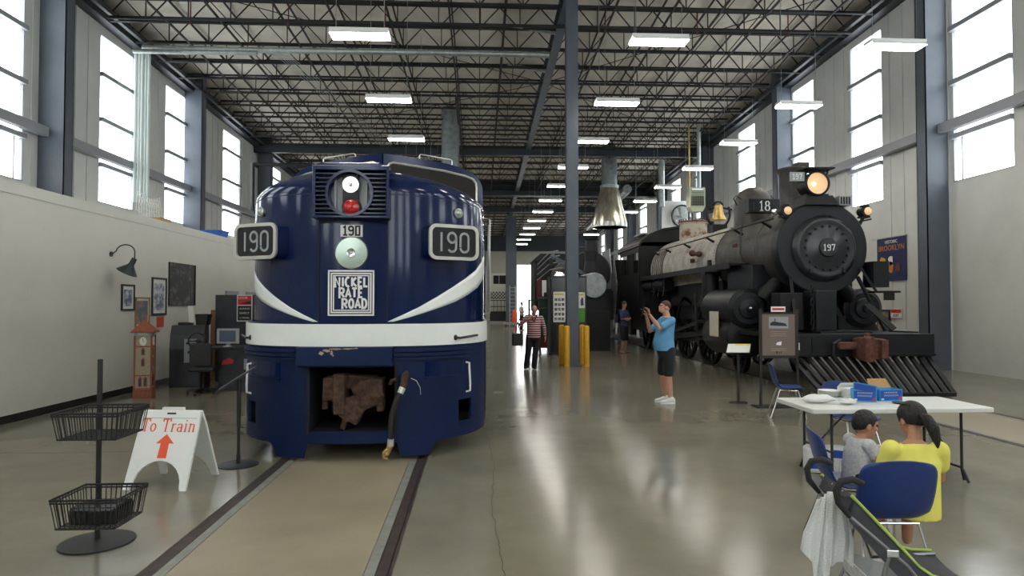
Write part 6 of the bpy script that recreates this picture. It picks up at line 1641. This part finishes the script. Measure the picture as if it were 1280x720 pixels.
for k in range(5):
    a = 2 * PI * k / 5; G().bar((0, 0, .10), (.28 * math.cos(a), .28 * math.sin(a), .06), .04).build('leg', 'black', t); G().ball((.28 * math.cos(a), .28 * math.sin(a), .03), .03, 10, 6).build('castor', 'black', t)
o = G().box(-.08, .08, 0, .02, 0, 1.62).build('plank', 'wood', None); x, y, _ = P(267, 15.3); o.location = (x, y, 0); o.rotation_euler = (R(-2), 0, 0); tag(o, 'brown wooden plank standing left of the tall black cabinet', 'board')
# pictures on the partition
FX = PX + .02
def picture(px0, px1, pyt, pyb, m, frame, fw, label, name='framed_picture', mat_border=0, mref=None):
    y0, y1 = wallY(px0, PX), wallY(px1, PX); pm = (px0 + px1) / 2
    z1, z0 = wz(pm, pyt, PX), wz(pm, pyb, PX)
    t = thing(name, label, 'picture', (PX, (y0 + y1) / 2, z0), 0)
    h = z1 - z0; w_ = (y1 - y0) / 2
    if fw:
        g = G(); g.box(0.001, .03, -w_, w_, 0, fw); g.box(.001, .03, -w_, w_, h - fw, h); g.box(.001, .03, -w_, -w_ + fw, fw, h - fw); g.box(.001, .03, w_ - fw, w_, fw, h - fw); g.build('frame', frame, t)
    G().box(.001, .012, -w_ + fw, w_ - fw, fw, h - fw).build('mount', 'foam' if mat_border else m, t)
    if mat_border: G().box(.012, .015, -w_ + fw + mat_border, w_ - fw - mat_border, fw + mat_border, h - fw - mat_border * 1.4).build('print', m, t)
    return t
picture(151, 167, 355.5, 388, 'photo_blue', 'black', .03, 'black framed picture at the far left of the partition wall', mat_border=.05)
picture(168.5, 186, 371.5, 409, 'photo_sunset', 'frame_gold', .03, 'gold framed picture of a rocky coast on the wall above the clock tower model', mat_border=.03)
picture(189, 207, 347, 393.5, 'photo_blue', 'black', .035, 'tall narrow black framed picture with blue photographs on white', mat_border=.06)
picture(210, 243, 329.5, 382, 'photo_dark', 'black', .012, 'large dark photograph of a lit building at night on the wall')
t = picture(196, 204.5, 396, 409, 'orange_red', 'black', 0, 'small orange red leaflet on the wall beside the roof of the clock tower model', 'leaflet')
# gooseneck lamp
t = thing('gooseneck_lamp', 'dark green gooseneck barn lamp on the left partition wall', 'lamp', (PX, 12.55, 2.70), 0)
G().lathe([(.05, 0), (.05, .02)], (0, 0, 0), 'X', 20).build('wall_plate', 'green_lamp', t)
G().tube([(.02, 0, .0), (.10, 0, .06)] + [(.27 + .17 * math.cos(R(a)), 0, .04 + .14 * math.sin(R(a))) for a in range(160, -1, -16)] + [(.44, 0, -.08)], .012, 8).build('neck', 'green_lamp', t, smooth=True)
M = Matrix.Translation((.44, 0, -.08)) @ Matrix.Rotation(R(28), 4, 'Y')
G(M).lathe([(.045, .0), (.05, -.12), (.06, -.15), (.19, -.30), (.185, -.305), (.055, -.16)], (0, 0, 0), 'Z', 28).build('shade', 'green_lamp', t, smooth=True)
# things stored on top of the partition
def edge(px, X): return wallY(px, X)
t = thing('wire_rack', 'heap of white wire racks on top of the left partition', 'wire rack', (-7.42, edge(190, -7.42), PZ + .02), 0)
random.seed(5)
for q in range(3):
    g = G(Matrix.Translation((-.05 * q, .25 * q - .3, .13)) @ Matrix.Rotation(R(-10 + 13 * q), 4, 'X'))
    for k in range(9): g.bar((0, -.45 + k * .11, 0), (0, -.45 + k * .11, .44), .010)
    for zz in (.02, .16, .30, .43): g.bar((0, -.47, zz), (0, .46, zz), .010)
    g.build('wire_panel', 'white', t)
o = G().box(-.15, .15, -.24, .24, 0, .075).build('cardboard_box', 'cardboard', None); o.location = (-7.3, edge(193, -7.1) + .2, PZ + .022); tag(o, 'flat brown cardboard box on top of the partition in front of the wire racks', 'box')
bpy.data.objects['cardboard_box'].location.x = -7.12
t = thing('storage_tub', 'blue storage tub on top of the left partition', 'tub', (-7.3, edge(272, -7.2), PZ + .024), 0)
G().loft([[(sx * s_ * .3, sy * s_ * .27, z) for sx, sy in ((1, 1), (-1, 1), (-1, -1), (1, -1))] for s_, z in ((.85, 0), (1, .16))]).build('tub', 'tub_blue', t, bevel=.02); G().box(-.31, .31, -.28, .28, .16, .185).build('lid', 'tub_blue', t)
o = G().box(-.12, .12, -.15, .15, 0, .13).build('white_carton', 'foam', None); o.location = (-7.2, edge(279, -7.2) + .28, PZ + .022); tag(o, 'small white carton beside the blue tub on the partition', 'box')
# wire basket display at the left edge
x, y, _ = P(178, 4.6)
t = thing('basket_stand', 'black wire basket display stand at the left edge of the picture', 'display stand', (x - .265, y, 0), 0)
QX = -.16
G().lathe([(.25, 0), (.25, .012), (.03, .03), (.001, .03)], (QX, .25, 0), 'Z', 30).build('base', 'black', t, smooth=True); G().cyl((QX, .25, .02), (QX, .25, 1.35), .018).build('pole', 'black', t, smooth=True)
for zb2, zt2 in ((.84, 1.02), (.24, .44), (1.16, 1.34)) [:2]:
    g = G(); w_, d_ = .22, .20
    for z in (zt2, zt2 - .02, zb2):
        f = 1.0 if z > zb2 else .88
        g.tube([(-w_ * f, -d_ * f, z), (w_ * f, -d_ * f, z), (w_ * f, d_ * f, z), (-w_ * f, d_ * f, z)], .006 if z < zt2 else .008, 6, closed=True)
    for k in range(13):
        u_ = -1 + k / 6
        g.tube([(u_ * w_, -d_, zt2), (u_ * w_ * .88, -d_ * .88, zb2), (u_ * w_ * .88, d_ * .88, zb2), (u_ * w_, d_, zt2)], .004, 5)
        g.tube([(-w_, u_ * d_, zt2), (-w_ * .88, u_ * d_ * .88, zb2), (w_ * .88, u_ * d_ * .88, zb2), (w_, u_ * d_, zt2)], .004, 5)
    g.build('basket', 'black', t)
o = G().box(-.15, .17, -.12, .12, 0, .12).build('black_box', 'black_gloss', None, bevel=.02); o.location = (x - .265, y, .245); tag(o, 'glossy black box lying in the lower wire basket', 'box')
# right wall: banner, framed picture, small sign
BX = XR - .03
yb0, yb1 = wallY(1097.5, BX), wallY(1134, BX)
zc1, zc0 = wz(1097.5, 299.5, BX), wz(1097.5, 352, BX)
t = thing('banner', 'dark blue banner with orange and white lettering on the right wall', 'banner', (BX, (yb0 + yb1) / 2, zc0), 0)
hw = (yb0 - yb1) / 2; hh = zc1 - zc0
G().box(-.01, .0, -hw, hw, 0, hh).build('cloth', 'banner_blue', t); G().box(-.03, .0, -hw - .05, hw + .22, hh, hh + .03).build('rod', 'galv', t)
RT = (PI / 2, 0, -PI / 2)
text_mesh('HISTORIC', .14, 'ink_white', t, (-.014, 0, hh - .13), RT); text_mesh('BROOKLYN', .235, 'banner_orange', t, (-.014, 0, hh - .32), RT)
random.seed(11)
for (yy, zz, r_, m_) in ((.02, .62, .14, 'ink_white'), (.05, .42, .17, 'banner_orange'), (.42, .60, .15, 'bumper_yellow'), (.33, .30, .13, 'rust_red'), (-.3, .4, .16, 'rust_red')):
    n = 11; G().ext([(yy + r_ * math.cos(2 * PI * k / n) * random.uniform(.6, 1.1), zz + r_ * 1.1 * math.sin(2 * PI * k / n) * random.uniform(.7, 1.1)) for k in range(n)], 'yz', -.016, -.010).build('printed_shape', m_, t)
yb0, yb1 = wallY(1097, BX), wallY(1113, BX); z1, z0 = wz(1105, 387, BX), wz(1105, 416, BX)
t = thing('framed_picture', 'black framed picture low on the right wall behind the steam locomotive', 'picture', (BX, (yb0 + yb1) / 2, z0), 0)
hw = (yb0 - yb1) / 2; hh = z1 - z0
G().box(-.04, 0, -hw, hw, 0, hh).build('frame', 'black', t); G().box(-.045, -.04, -hw + .06, hw - .06, .06, hh - .06).build('print', 'photo_sunset', t)
yb0, yb1 = wallY(1113.5, BX), wallY(1127, BX); z1, z0 = wz(1117, 386, BX), wz(1117, 397.5, BX)
t = thing('warning_sign', 'small white sign with red header reading keep on the right wall', 'sign', (BX, (yb0 + yb1) / 2, z0), 0)
hw = (yb0 - yb1) / 2; hh = z1 - z0
G().box(-.012, 0, -hw, hw, 0, hh).build('plate', 'white', t); G().box(-.016, -.012, -hw + .02, hw - .02, hh * .55, hh - .02).build('red_header', 'red', t); text_mesh('KEEP', hh * .42, 'ink_black', t, (-.016, 0, hh * .28), RT)
